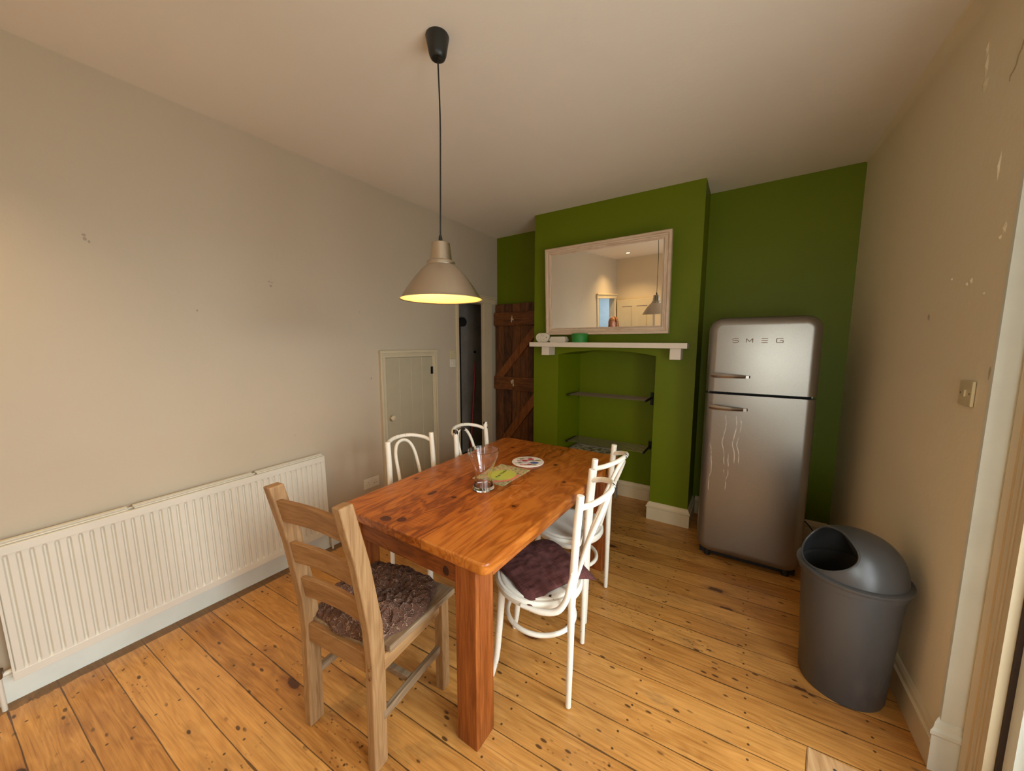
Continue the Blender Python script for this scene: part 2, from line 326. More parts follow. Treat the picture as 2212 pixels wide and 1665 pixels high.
    # unvarnished strip along the left wall, ragged near the front
    edge = t.math('ADD', 0.088, t.math('MULTIPLY', t.math('SUBTRACT', t.noise(t.tc, 9, 4, 0.75), 0.5), t.math('MULTIPLY', t.mask(wx[1], 0.25, -0.2), 0.13)))
    strip = t.mask(t.math('SUBTRACT', edge, wx[0]), 0.0, 0.003)
    c = t.mix(t.math('MULTIPLY', strip, 0.85), c, t.mix(g1, srgb(98, 70, 44), srgb(150, 116, 80)))
    t.color(c)
    h = t.math('SUBTRACT', t.math('MULTIPLY', g1, 0.35), t.math('MULTIPLY', gap, 1.2)); t.bump(h, 0.22, 0.006)
    t.rough(t.math('ADD', t.math('ADD', 0.26, t.math('MULTIPLY', w, 0.25)), t.math('ADD', t.math('MULTIPLY', g1, 0.18), t.math('MULTIPLY', strip, 0.3))))
    M['floor'] = t.m
floor_mat()
def fabric(name, dark, light, ridge, scale):
    t = NT(name, 0.95)
    if ridge:
        wv = t.n.new('ShaderNodeVectorMath'); wv.operation = 'ADD'; t.link(t.tc, wv.inputs[0])
        sc = t.n.new('ShaderNodeVectorMath'); sc.operation = 'SCALE'; sc.inputs['Scale'].default_value = 0.035
        t.link(t.noise(t.tc, 38, 2, out='Color'), sc.inputs[0]); t.link(sc.outputs[0], wv.inputs[1])
        e = t.voronoi(t.mapping(scale=(1, 1.6, 1.6), rot=(0, 0, 0.6), vec=wv.outputs[0]), scale, 'DISTANCE_TO_EDGE')
        r = t.mask(e, 0.12, 0.0); fine = t.noise(t.tc, 300, 2)
        t.color(t.mix(r, dark, light)); t.bump(t.math('ADD', r, t.math('MULTIPLY', fine, 0.2)), 0.9, 0.012)  # ridges coloured paler to stand in for sheen on the fabric
    else:
        a = t.noise(t.mapping(scale=(1, 14, 1), rot=(0, 0, 0.2)), 14, 4, 0.6); b = t.noise(t.mapping(scale=(14, 1, 1), rot=(0, 0, 0.2)), 14, 4, 0.6)
        f = t.math('MULTIPLY', t.math('ADD', a, b), 0.5); t.color(t.ramp(f, [(0.38, dark), (0.62, light)])); t.bump(f, 0.5, 0.004)
    M[name] = t.m
fabric('ruched_fabric', srgb(92, 60, 44), srgb(160, 124, 100), True, 34)
fabric('maroon_cotton', srgb(66, 32, 30), srgb(100, 54, 48), False, 1)
def mat_print():
    t = NT('mat_print', 0.4); n = t.noise(t.tc, 70, 4, 0.7); n2 = t.noise(t.mapping(loc=(3, 1, 0)), 30, 3)
    c = t.ramp(n, [(0.36, srgb(96, 102, 62)), (0.5, srgb(178, 170, 120)), (0.66, srgb(206, 190, 150))])
    t.color(t.mix(t.mask(n2, 0.55, 0.66), c, srgb(200, 150, 120))); M['mat_print'] = t.m
    t = NT('tray_print', 0.5); n = t.noise(t.tc, 26, 4, 0.7); t.color(t.ramp(n, [(0.42, srgb(92, 86, 66)), (0.52, srgb(190, 184, 164)), (0.7, srgb(208, 204, 190))])); M['tray_print'] = t.m
mat_print()

# ------------------------------------------------------------------ mesh helpers
def mk(name, bm, mat, parent=None, smooth=False, bevel=0, seg=2, loc=None, rotz=None, sub=0):
    me = bpy.data.meshes.new(name); bmesh.ops.recalc_face_normals(bm, faces=bm.faces); bm.to_mesh(me); bm.free()
    o = bpy.data.objects.new(name, me); COL.objects.link(o)
    me.materials.append(M[mat] if isinstance(mat, str) else mat)
    if parent: o.parent = parent
    if loc: o.location = loc
    if rotz: o.rotation_euler = (0, 0, rotz)
    if bevel:
        m = o.modifiers.new('bevel', 'BEVEL'); m.width = bevel; m.segments = seg; m.limit_method = 'ANGLE'; m.angle_limit = 0.6
    if sub:
        m = o.modifiers.new('sub', 'SUBSURF'); m.levels = sub; m.render_levels = sub
    if smooth or sub:
        for p in me.polygons: p.use_smooth = True
    if smooth and not sub:
        try: me.set_sharp_from_angle(angle=0.7)
        except Exception: pass
    return o
_J = [0]
def box(bm, x0, x1, y0, y1, z0, z1, mat=None):
    _J[0] += 1; e = 0.00005+0.00009*(_J[0] % 5)   # tiny shrink so that abutting pieces never share a face
    if min(x1-x0, y1-y0, z1-z0) > 0.004: x0 += e; x1 -= e; y0 += e; y1 -= e; z0 += e*(z0 > 0.001); z1 -= e
    vs = [bm.verts.new((x, y, z)) for x in (x0, x1) for y in (y0, y1) for z in (z0, z1)]
    if mat is not None:
        for v in vs: v.co = mat @ v.co
    for f in ((0, 1, 3, 2), (4, 6, 7, 5), (0, 4, 5, 1), (2, 3, 7, 6), (0, 2, 6, 4), (1, 5, 7, 3)): bm.faces.new([vs[i] for i in f])
    return vs
def B(*a):
    bm = bmesh.new(); box(bm, *a); return bm
def prism(bm, pts, axis, a, b):
    """polygon pts in the plane perpendicular to axis, extruded from a to b"""
    def P(u, v, w): return {0: (w, u, v), 1: (u, w, v), 2: (u, v, w)}[axis]
    v0 = [bm.verts.new(P(u, v, a)) for u, v in pts]; v1 = [bm.verts.new(P(u, v, b)) for u, v in pts]
    bm.faces.new(v0); bm.faces.new(list(reversed(v1))); n = len(pts)
    for i in range(n): bm.faces.new((v0[i], v0[(i+1) % n], v1[(i+1) % n], v1[i]))
def lathe(bm, prof, c=(0, 0, 0), n=48, close=False):
    rings = []
    for r, z in prof:
        if r < 1e-6: rings.append([bm.verts.new((c[0], c[1], c[2]+z))])
        else: rings.append([bm.verts.new((c[0]+r*math.cos(2*PI*i/n), c[1]+r*math.sin(2*PI*i/n), c[2]+z)) for i in range(n)])
    pairs = list(zip(rings, rings[1:]))
    if close: pairs.append((rings[-1], rings[0]))
    for a, b in pairs:
        for i in range(n):
            j = (i+1) % n
            if len(a) == 1 and len(b) == 1: continue
            if len(a) == 1: bm.faces.new((a[0], b[j], b[i]))
            elif len(b) == 1: bm.faces.new((a[i], a[j], b[0]))
            else: bm.faces.new((a[i], a[j], b[j], b[i]))
def spline(pts, k=8, closed=False):
    pts = [Vector(p) for p in pts]; n = len(pts); out = []
    rng = n if closed else n-1
    for i in range(rng):
        p0 = pts[(i-1) % n] if (closed or i > 0) else pts[0]*2-pts[1]
        p1, p2 = pts[i], pts[(i+1) % n]
        p3 = pts[(i+2) % n] if (closed or i+2 < n) else pts[-1]*2-pts[-2]
        for j in range(k):
            t = j/k
            out.append(0.5*((2*p1)+(p2-p0)*t+(2*p0-5*p1+4*p2-p3)*t*t+(3*p1-p0-3*p2+p3)*t**3))
    if not closed: out.append(pts[-1])
    return out
def tube(bm, pts, r, n=14, closed=False, cap=True, flat=None):
    pts = [Vector(p) for p in pts]; N = len(pts)
    rr = r if isinstance(r, (list, tuple)) else [r]*N
    if len(rr) != N: rr = [rr[0]+(rr[-1]-rr[0])*i/(N-1) if len(rr) == 2 else rr[min(len(rr)-1, int(i/(N-1)*(len(rr)-1)))]*(1-((i/(N-1)*(len(rr)-1)) % 1))+rr[min(len(rr)-1, int(i/(N-1)*(len(rr)-1))+1)]*((i/(N-1)*(len(rr)-1)) % 1) for i in range(N)]
    rings = []; up = None
    for i, p in enumerate(pts):
        a = pts[(i-1) % N] if (closed or i > 0) else p; b = pts[(i+1) % N] if (closed or i < N-1) else p
        t = (b-a).normalized()
        if up is None: up = t.orthogonal().normalized()
        else: up = (up-t*up.dot(t)).normalized()
        s = t.cross(up)
        rings.append([bm.verts.new(p+(up*math.cos(2*PI*k/n)+s*math.sin(2*PI*k/n))*rr[i]) for k in range(n)])
    prs = list(zip(rings, rings[1:])) + ([(rings[-1], rings[0])] if closed else [])
    for a, b in prs:
        for k in range(n): bm.faces.new((a[k], a[(k+1) % n], b[(k+1) % n], b[k]))
    if cap and not closed:
        bm.faces.new(list(reversed(rings[0]))); bm.faces.new(rings[-1])
def T(*a, **k):
    bm = bmesh.new(); tube(bm, *a, **k); return bm
def tag(o, label=None, cat=None, group=None, kind=None):
    if label: o['label'] = label
    if cat: o['category'] = cat
    if group: o['group'] = group
    if kind: o['kind'] = kind
    return o
def thing(name, label, cat, loc=(0, 0, 0), rotz=0, group=None):
    o = bpy.data.objects.new(name, None); o.empty_display_size = 0.05; COL.objects.link(o); o.location = loc; o.rotation_euler = (0, 0, rotz)
    return tag(o, label, cat, group)
def struct(name, bm, mat, parent=None, **k):
    o = mk(name, bm, mat, parent, **k)
    if not parent: o['kind'] = 'structure'
    return o
def copy_tree(o, parent=None):
    c = o.copy(); COL.objects.link(c)
    if parent: c.parent = parent
    for ch in list(o.children): copy_tree(ch, c)
    return c

# ------------------------------------------------------------------ room shell
H = 2.759; YL, YR = 3.4845, 3.374; XW = 3.17
def yb(x): return YL+(YR-YL)*x/XW
def xr(y): return 3.219-(y-1.65)*0.0284
BX1, BX2, BF = 0.757, 2.229, 3.056
Y0 = -1.36
bm = bmesh.new(); prism(bm, [(-0.9, -2.6), (3.45, -2.6), (3.45, 4.3), (-0.9, 4.3)], 2, -0.05, 0)
struct('floor', bm, 'floor')
bm = bmesh.new(); prism(bm, [(-0.1, Y0-0.12), (3.45, Y0-0.12), (3.45, 3.7), (-0.1, 3.7)], 2, H, H+0.1)
struct('ceiling', bm, 'plaster_ceiling')
# left wall: doorway near the back corner, doorway behind the camera
bm = bmesh.new()
for y0, y1, z0, z1 in ((Y0-0.12, -1.20, 0, H), (-1.20, -0.40, 2.0, H), (-0.40, 2.77, 0, H), (2.77, 3.20, 1.985, H), (3.37, YL+0.1, 0, H)): box(bm, -0.10, 0, y0, y1, z0, z1)
box(bm, -0.02, 0, 3.20, 3.37, 1.985, H); box(bm, -0.02, -0.001, 3.21, 3.37, 0, 1.985)
struct('wall_left', bm, 'plaster_left')
bm = bmesh.new(); prism(bm, [(0, YL), (XW+0.3, yb(XW+0.3)), (XW+0.3, yb(XW+0.3)+0.12), (0, YL+0.12)], 2, 0, H)
struct('wall_back', bm, 'green_wall')
# right wall with the deep door opening
bm = bmesh.new()
prism(bm, [(xr(1.65), 1.65), (3.42, 1.65), (3.42, 3.5), (xr(3.5), 3.5)], 2, 0, H)
box(bm, 3.22, 3.42, -0.62, 1.65, 2.19, H); box(bm, 3.22, 3.42, Y0-0.12, -0.62, 0, H)
struct('wall_right', bm, 'plaster_right')
# soft plaster cove where the right wall meets the ceiling
bm = bmesh.new(); R0 = 0.05
pts = [(0, 0)]+[(-R0+R0*math.sin(a*PI/16)*1.0, -R0+R0*math.cos(a*PI/16)) for a in range(9)]
vs0 = []; vs1 = []
for u, v in [(0.01, 0.01), (-R0, 0.01)]+[(-R0+R0*math.sin(a*PI/16), -R0*(1-math.cos(a*PI/16))) for a in range(9)]:
    vs0.append(bm.verts.new((xr(-1.3)+u*2.6, -1.36, H+v*2.6))); vs1.append(bm.verts.new((xr(3.37)+u*0.3, 3.40, H+v*0.3)))
bm.faces.new(vs0); bm.faces.new(list(reversed(vs1)))
for i in range(len(vs0)): bm.faces.new((vs0[i], vs0[(i+1) % len(vs0)], vs1[(i+1) % len(vs0)], vs1[i]))
struct('trim_1', bm, 'plaster_right', smooth=True)
# rear wall (seen in the mirror) with an opening for the added window
bm = bmesh.new()
for x0, x1, z0, z1 in ((-0.1, 2.62, 0, H), (2.62, 3.18, 0, 0.75), (2.62, 3.18, 2.15, H), (3.18, 3.42, 0, H)): box(bm, x0, x1, Y0-0.45, Y0, z0, z1)
struct('wall_front', bm, 'plaster_back')

# chimney breast with arched niche
def breast():
    bm = bmesh.new()
    NX0, NX1 = 1.028, 1.926; zs, za = 1.42, 1.466
    arch = []
    for i in range(13):
        u = i/12; arch.append((NX0+(NX1-NX0)*u, zs+(za-zs)*math.sin(PI*u)**0.8 if 0 < u < 1 else zs))
    bx0, bx1, by = 1.11, 1.87, 3.415
    front = [(BX1, 0), (NX0, 0)]+arch+[(NX1, 0), (BX2, 0), (BX2, H), (BX1, H)]
    f = [bm.verts.new((x, BF, z)) for x, z in front]
    # front face split in strips
    top = [bm.verts.new((x, BF, H)) for x, _ in arch]
    n = len(arch); fi = f[2:2+n]
    bm.faces.new((f[0], f[1], fi[0], top[0], f[-1]))
    for i in range(n-1): bm.faces.new((fi[i], fi[i+1], top[i+1], top[i]))
    bm.faces.new((fi[-1], f[2+n], f[3+n], f[4+n], top[-1]))
    mp = lambda x: bx0+(bx1-bx0)*(x-NX0)/(NX1-NX0)
    bk = [bm.verts.new((mp(x), by, z)) for x, z in [(NX0, 0)]+arch+[(NX1, 0)]]
    fr = [f[1]]+fi+[f[2+n]]
    for i in range(len(fr)-1): bm.faces.new((fr[i], fr[i+1], bk[i+1], bk[i]))
    bm.faces.new(bk)
    # sides
    for x, a, b in ((BX1, f[0], f[-1]), (BX2, f[3+n], f[4+n])):
        c = bm.verts.new((x, 3.47, 0)); d = bm.verts.new((x, 3.47, H)); bm.faces.new((a, c, d, b))
    return struct('wall_chimney', bm, 'green_wall')
breast()

# skirting boards -----------------------------------------------------------
SK = [(0, 0), (0.018, 0), (0.018, 0.105), (0.024, 0.112), (0.024, 0.122), (0.016, 0.128), (0.013, 0.142), (0.006, 0.152), (0, 0.156)]
def skirt(name, p0, p1, nrm, mat='cream_gloss', prof=SK, ext0=0, ext1=0, parent=None):
    p0, p1, n = Vector((*p0, 0)), Vector((*p1, 0)), Vector((*nrm, 0)).normalized(); d = (p1-p0).normalized()
    bm = bmesh.new()
    a = [bm.verts.new(p0+n*u-d*(u*ext0)+Vector((0, 0, v))) for u, v in prof]; b = [bm.verts.new(p1+n*u+d*(u*ext1)+Vector((0, 0, v))) for u, v in prof]
    bm.faces.new(a); bm.faces.new(list(reversed(b)))
    for i in range(len(prof)): j = (i+1) % len(prof); bm.faces.new((a[i], a[j], b[j], b[i]))
    return struct(name, bm, mat, parent)
FL = [(0, 0), (0.02, 0), (0.02, 0.118), (0.015, 0.124), (0, 0.124)]
skirt('baseboard_left', (0, -0.34), (0, 1.70), (1, 0), 'white_gloss', FL)
skirt('baseboard_left.001', (0, 2.46), (0, 2.72), (1, 0), 'white_gloss', FL)
skirt('baseboard_right', (xr(1.65), 1.65), (xr(3.37), 3.37), (-1, 0), ext0=1)
skirt('baseboard_right.001', (xr(1.65)-0.0, 1.65), (3.29, 1.65), (0, -1), 'white_gloss', ext0=1, prof=[(u*1.1, v*1.32) for u, v in SK])
skirt('baseboard_back', (2.25, yb(2.25)), (3.16, yb(3.16)), (0, -1))
skirt('baseboard_chimney', (1.926, BF), (BX2, BF), (0, -1), ext0=1, ext1=1)
skirt('baseboard_chimney.001', (BX1, BF), (1.028, BF), (0, -1), ext0=1, ext1=1)
skirt('baseboard_chimney.002', (BX2, 3.40), (BX2, BF), (1, 0), ext1=1)
skirt('baseboard_niche', (1.12, 3.414), (1.868, 3.414), (0, -1))

# doorway near the back corner, left wall ----------------------------------
bm = bmesh.new(); box(bm, -0.10, 0.012, 2.735, 2.775, 0, 1.99); box(bm, -0.10, 0.012, 2.735, 3.40, 1.975, 2.01)
struct('trim_2', bm, 'cream_gloss', bevel=0.003)
struct('trim_3', B(-0.03, 0.014, 3.20, 3.355, 0, 1.983), 'cream_gloss', bevel=0.003)
bm = bmesh.new()
prism(bm, [(0, 1.985), (0.02, 1.985), (0.02, 2.03), (0.03, 2.034), (0.03, 2.045), (0.042, 2.05), (0.042, 2.062), (0, 2.066)], 1, 2.70, 3.42)
for v in bm.verts: v.co = Vector((v.co.x, v.co.y, v.co.z))
struct('trim_4', bm, 'cream_gloss')
# the cupboard behind that doorway
bm = bmesh.new(); box(bm, -0.50, -0.45, 2.6, 4.2, 0, 2.3); struct('wall_closet', bm, 'closet_grey')
bm = bmesh.new(); box(bm, -0.50, -0.10, 4.0, 4.05, 0, 2.3); box(bm, -0.50, -0.10, 2.60, 2.65, 0, 2.3); box(bm, -0.5, -0.10, 2.6, 4.05, 2.3, 2.35); box(bm, -0.13, -0.10, 3.58, 4.05, 0, 2.3)
struct('wall_closet.001', bm, 'closet_grey')
bm = bmesh.new(); lathe(bm, [(0, 0), (0.05, 0), (0.055, 0.02), (0.055, 0.07), (0.04, 0.085), (0.0, 0.085)], n=24)
for v in bm.verts: v.co = Vector((v.co.z, v.co.x, v.co.y))
mt = mk('round_fitting', bm, 'closet_dark', loc=(-0.445, 3.30, 1.79), smooth=True); tag(mt, 'round dark fitting high on the grey closet wall through the narrow doorway', 'pipe fitting')
tag(mk('closet_pipe', T([(-0.43, 3.285, 1.78), (-0.43, 3.285, 1.2), (-0.43, 3.285, 0.0)], 0.014), 'closet_dark', smooth=True), 'thin dark pipe running down the closet wall', 'pipe')
bm = bmesh.new(); lathe(bm, [(0, 0.002), (0.03, 0.004), (0.018, 0.012), (0, 0.006)], n=12)
for v in bm.verts: v.co = Vector((v.co.z, v.co.x*1.0, v.co.y*0.6))
tag(mk('plaster_hole', bm, 'closet_dark', loc=(-0.449, 3.60, 1.418)), 'small dark hole in the grey closet wall above the red handle', 'hole')
br = thing('broom', 'red-handled broom leaning on the grey closet wall', 'broom', (-0.40, 3.44, 0))
mk('handle', T([(0.02, -0.03, 0.12), (-0.035, 0.155, 1.285)], 0.011), 'red_handle', br, smooth=True)
bm = bmesh.new(); box(bm, -0.03, 0.05, -0.13, 0.11, 0.07, 0.13); mk('head', bm, 'closet_dark', br, bevel=0.01)
bm = bmesh.new(); box(bm, -0.035, 0.055, -0.14, 0.12, 0.0, 0.07); mk('bristles', bm, 'rubber_dark', br, bevel=0.004)
bm = bmesh.new()
bmesh.ops.create_icosphere(bm, subdivisions=4, radius=0.135)
for v in bm.verts:
    d = noise.noise(v.co*9)*0.035+noise.noise(v.co*22)*0.012; v.co *= (1+d*5); v.co.z = max(v.co.z*1.3, -0.15)
tag(mk('dark_bag', bm, 'rubber_dark', loc=(-0.27, 3.74, 0.155), smooth=True), 'crumpled black bag on the closet floor beside the broom', 'bag')

# ledged and braced brown door standing open against the back wall ---------------
def yd(x): return yb(x)-0.10
pd = thing('plank_door', 'dark brown ledged and braced plank door open against green alcove', 'door', (0.005, yd(0)+0.03, 0.0), math.atan2(YR-YL, XW))
bm = bmesh.new()
for i in range(6):
    x0 = 0.025+i*0.117; box(bm, x0, x0+0.1125, 0, 0.022, 0.01, 1.985-random.random()*0.008)
mk('boards', bm, 'brown_door', pd, bevel=0.003)
for z0, z1 in ((1.735, 1.885), (0.985, 1.14), (0.13, 0.28)):
    mk('ledge', B(0.015, 0.71, -0.026, 0.0, z0, z1), 'brown_ledge', pd, bevel=0.004)
def brace(x0, z0, x1, z1, w):
    bm = bmesh.new(); prism(bm, [(x0, z0), (x0+w, z0), (x1, z1-w*1.2 if False else z1), (x1-w, z1)], 1, -0.022, 0.0); return bm
mk('brace', brace(0.03, 1.14, 0.70, 1.735, 0.12), 'brown_brace', pd, bevel=0.003)
mk('brace', brace(0.03, 0.28, 0.70, 0.985, 0.12), 'brown_brace', pd, bevel=0.003)
for zc in (1.81, 1.07):
    bm = bmesh.new()
    for k in range(9):
        x = 0.282+random.uniform(-0.016, 0.016); z = zc+random.uniform(-0.035, 0.035); a = random.uniform(0.004, 0.009); b = random.uniform(0.006, 0.014)
        box(bm, x-a, x+a, -0.0272, -0.0262, z-b, z+b)
    mk('paint_mark', bm, 'cream_gloss', pd)

# low cupboard door in the left wall -----------------------------------------
cp = thing('understairs_cupboard', 'small grey-green tongue and groove cupboard door with round knob and cream frame', 'cupboard', (0, 1.776, 0))
for nm, a in (('frame_jamb', (0, 0.028, 0.0, 0.055, 0, 1.46)), ('frame_jamb', (0, 0.028, 0.598, 0.653, 0, 1.46)), ('frame_head', (0, 0.0285, 0.0, 0.653, 1.405, 1.462))):
    bm = bmesh.new(); box(bm, a[0], a[1]*0.62, *a[2:]); 
    if nm == 'frame_jamb':
        s = 0.0 if a[2] < 0.1 else 0.598; e = (s, s+0.02) if s == 0 else (s+0.035, s+0.055)
        box(bm, 0, 0.03, e[0], e[1], 0, 1.46); e2 = (s+0.028, s+0.036) if s == 0 else (s+0.019, s+0.027); box(bm, 0, 0.022, e2[0], e2[1], 0, 1.43)
    else: box(bm, 0, 0.032, -0.004, 0.657, 1.442, 1.466); box(bm, 0, 0.022, 0.03, 0.62, 1.424, 1.432)
    mk(nm, bm, 'cupboard_trim', cp, bevel=0.003)
bm = bmesh.new()
e = [0.058, 0.20, 0.335, 0.463, 0.595]
for i in range(4): box(bm, 0.0, 0.012, e[i]+0.0022, e[i+1]-0.0022, 0.01, 1.402)
cd = mk('door', bm, 'cupboard_paint', cp, bevel=0.002)
mk('groove_backing', B(0.0, 0.0095, 0.058, 0.595, 0.01, 1.40), 'cupboard_trim', cd)
bm = bmesh.new(); lathe(bm, [(0, 0), (0.012, 0), (0.011, 0.018), (0.02, 0.024), (0.025, 0.034), (0.022, 0.044), (0.012, 0.049), (0, 0.05)], n=24)
for v in bm.verts: v.co = Vector((v.co.z+0.012, v.co.x+0.092, v.co.y+0.886))
mk('knob', bm, 'cupboard_trim', cd, smooth=True)
for z in (1.27, 0.25):
    bm = bmesh.new(); tube(bm, [(0.016, 0.597, z-0.035), (0.016, 0.597, z+0.035)], 0.005, 8); box(bm, 0.011, 0.014, 0.575, 0.6, z-0.035, z+0.035); mk('hinge', bm, 'black_metal', cp)

# sockets and switches
def plate(name, label, cat, wall, y, z, w, h, mat, rockers=(), holes=()):
    """plate on the left (+1) or right (-1) wall"""
    x0 = 0 if wall > 0 else xr(y)
    r = thing(name, label, cat, (x0, y, z))
    bm = bmesh.new(); box(bm, *(sorted((0, wall*0.009))), -w/2, w/2, -h/2, h/2); mk('face_plate', bm, mat, r, bevel=0.003)
    for (dy, dz, a, b) in rockers:
        bm = bmesh.new(); box(bm, *(sorted((wall*0.008, wall*0.0135))), dy-a/2, dy+a/2, dz-b/2, dz+b/2); mk('switch_rocker', bm, mat, r, bevel=0.0015)
    for (dy, dz, a, b) in holes:
        bm = bmesh.new(); box(bm, *(sorted((wall*0.0088, wall*0.0096))), dy-a/2, dy+a/2, dz-b/2, dz+b/2); mk('pin_slot', bm, 'rubber_dark', r)
    return r
hs = []
for c in (-0.035, 0.035): hs += [(c-0.011, -0.008, 0.006, 0.003), (c+0.011, -0.008, 0.006, 0.003), (c, 0.010, 0.003, 0.007)]
plate('double_socket', 'double white wall socket low on the wall between radiator and cupboard', 'socket', 1, 1.655, 0.375, 0.146, 0.086, 'plastic_white', [(-0.012, 0.03, 0.01, 0.014), (0.012, 0.03, 0.01, 0.014)], hs)
plate('blank_plate', 'upper of two square plates beside the narrow closet doorway', 'switch', 1, 2.672, 1.412, 0.086, 0.086, 'plastic_aged', [], [(0.026, 0.022, 0.005, 0.005), (-0.026, -0.0, 0.004, 0.004)])
plate('light_switch', 'lower white light switch beside the narrow closet doorway', 'switch', 1, 2.672, 1.324, 0.086, 0.086, 'plastic_white', [(0, 0, 0.012, 0.02)])
plate('light_switch', 'cream light switch on the right wall near the door frame', 'switch', -1, 1.765, 1.352, 0.088, 0.088, 'plastic_aged', [(0, 0, 0.014, 0.024)], [(0.03, 0, 0.004, 0.004), (-0.03, 0, 0.004, 0.004)])

# flaking plaster on the right wall (blisters, crack) --------------------------
bm = bmesh.new()
def flake(y, z, a, b, seed, h=0.004):
    n = 14; x0 = xr(y); c = bm.verts.new((x0-h, y, z)); rg = []
    for i in range(n):
        k = 1+0.5*noise.noise(Vector((seed, i*0.9, 0))); rg.append(bm.verts.new((x0+0.001, y+a*k*math.cos(2*PI*i/n), z+b*k*math.sin(2*PI*i/n))))
    for i in range(n): bm.faces.new((c, rg[i], rg[(i+1) % n]))
for i, (y, z, a, b) in enumerate([(1.945, 2.435, 0.022, 0.03), (1.95, 2.50, 0.012, 0.05), (1.96, 2.56, 0.01, 0.03), (1.85, 1.745, 0.010, 0.016), (1.875, 1.735, 0.008, 0.008), (1.70, 1.885, 0.012, 0.022), (1.715, 1.86, 0.006, 0.008), (1.99, 1.77, 0.006, 0.006), (1.78, 2.10, 0.006, 0.06), (1.76, 1.69, 0.006, 0.006)]): flake(y, z, a, b, i*3.1)
struct('trim_5', bm, 'plaster_right')
bm = bmesh.new()
pts = []; 
for i in range(22):
    u = i/21; pts.append((xr(1.8)-0.0005, 1.79-0.10*u+0.012*noise.noise(Vector((u*7, 1, 0))), 2.36+0.16*u+0.01*noise.noise(Vector((u*9, 5, 0)))))
tube(bm, pts, 0.0013, 5); struct('trim_6', bm, 'plaster_crack')

# deep-set glazed door on the right ------------------------------------------
# white reveal facing the camera
struct('trim_7', B(xr(1.65)-0.001, 3.285, 1.638, 1.652, 0.2, 2.19), 'white_gloss')
# architrave with grooved mouldings on the wall set back
def casing(bm, y0, y1):
    # profile along y (width) and x (projection towards the room), extruded in z
    w = y0-y1; prof = [(0, 0), (0, 0.010), (0.02, 0.016), (0.055, 0.016), (0.062, 0.008), (0.070, 0.016), (0.085, 0.020), (0.10, 0.020), (0.106, 0.010), (0.114, 0.022), (0.128, 0.024), (0.135, 0.012), (0.142, 0.026), (0.165, 0.026), (0.165, 0)]
    s = w/0.165
    prism(bm, [(3.285-p*1.2, y0-u*s) for u, p in prof], 2, 0, 2.16)
bm = bmesh.new(); casing(bm, 1.64, 1.475); struct('trim_8', bm, 'cream_gloss')
bm = bmesh.new(); casing(bm, -0.62, -0.455); struct('trim_9', bm, 'cream_gloss')
struct('trim_10', B(3.262, 3.30, -0.62, 1.64, 2.10, 2.19), 'cream_gloss', bevel=0.004)
bm = bmesh.new(); box(bm, 3.285, 3.44, 1.42, 1.66, 0, 2.1); box(bm, 3.285, 3.44, -0.62, -0.44, 0, 2.1); box(bm, 3.285, 3.44, -0.62, 1.66, 2.08, 2.19)
struct('trim_11', bm, 'white_gloss')
struct('trim_12', B(3.275, 3.30, 1.462, 1.472, 0, 2.08), 'frame_gap')
dr = bpy.data.objects.new('door_1', None); COL.objects.link(dr); dr['kind'] = 'structure'
def leaf(y0, y1):
    bm = bmesh.new(); box(bm, 3.33, 3.37, y0, y0+0.09, 0.02, 2.07); box(bm, 3.33, 3.37, y1-0.09, y1, 0.02, 2.07); box(bm, 3.33, 3.37, y0, y1, 0.02, 0.24); box(bm, 3.33, 3.37, y0, y1, 1.97, 2.07)
    for z in (0.82, 1.40): box(bm, 3.338, 3.362, y0, y1, z, z+0.025)
    mk('door_leaf', bm, 'white_gloss', dr, bevel=0.003)
    mk('pane', B(3.349, 3.351, y0+0.08, y1-0.08, 0.23, 1.98), 'pane', dr)
leaf(-0.43, 0.49); leaf(0.495, 1.415)
bm = bmesh.new(); tube(bm, [(3.33, 0.45, 1.03), (3.29, 0.45, 1.03), (3.29, 0.35, 1.03)], 0.009, 10); mk('door_handle', bm, 'chrome', dr, smooth=True)
# rear window: unseen, added to let more light in from behind
wn = bpy.data.objects.new('added_window_1', None); COL.objects.link(wn); wn['kind'] = 'structure'
bm = bmesh.new()
for a in ((2.62, 2.67, 0.75, 2.15), (3.13, 3.18, 0.75, 2.15), (2.62, 3.18, 0.75, 0.80), (2.62, 3.18, 2.10, 2.15), (2.62, 3.18, 1.45, 1.48)): box(bm, a[0], a[1], Y0-0.42, Y0-0.38, a[2], a[3])
mk('added_window_frame', bm, 'white_gloss', wn, bevel=0.003)
mk('pane', B(2.66, 3.14, Y0-0.402, Y0-0.398, 0.79, 2.11), 'pane', wn)
mk('added_window_sill', B(2.60, 3.20, Y0-0.37, Y0+0.04, 0.75, 0.78), 'white_gloss', wn, bevel=0.004)
# ground outside
g = mk('ground', B(3.46, 14, -12, 12, -0.12, -0.06), 'outside_ground'); g['kind'] = 'structure'

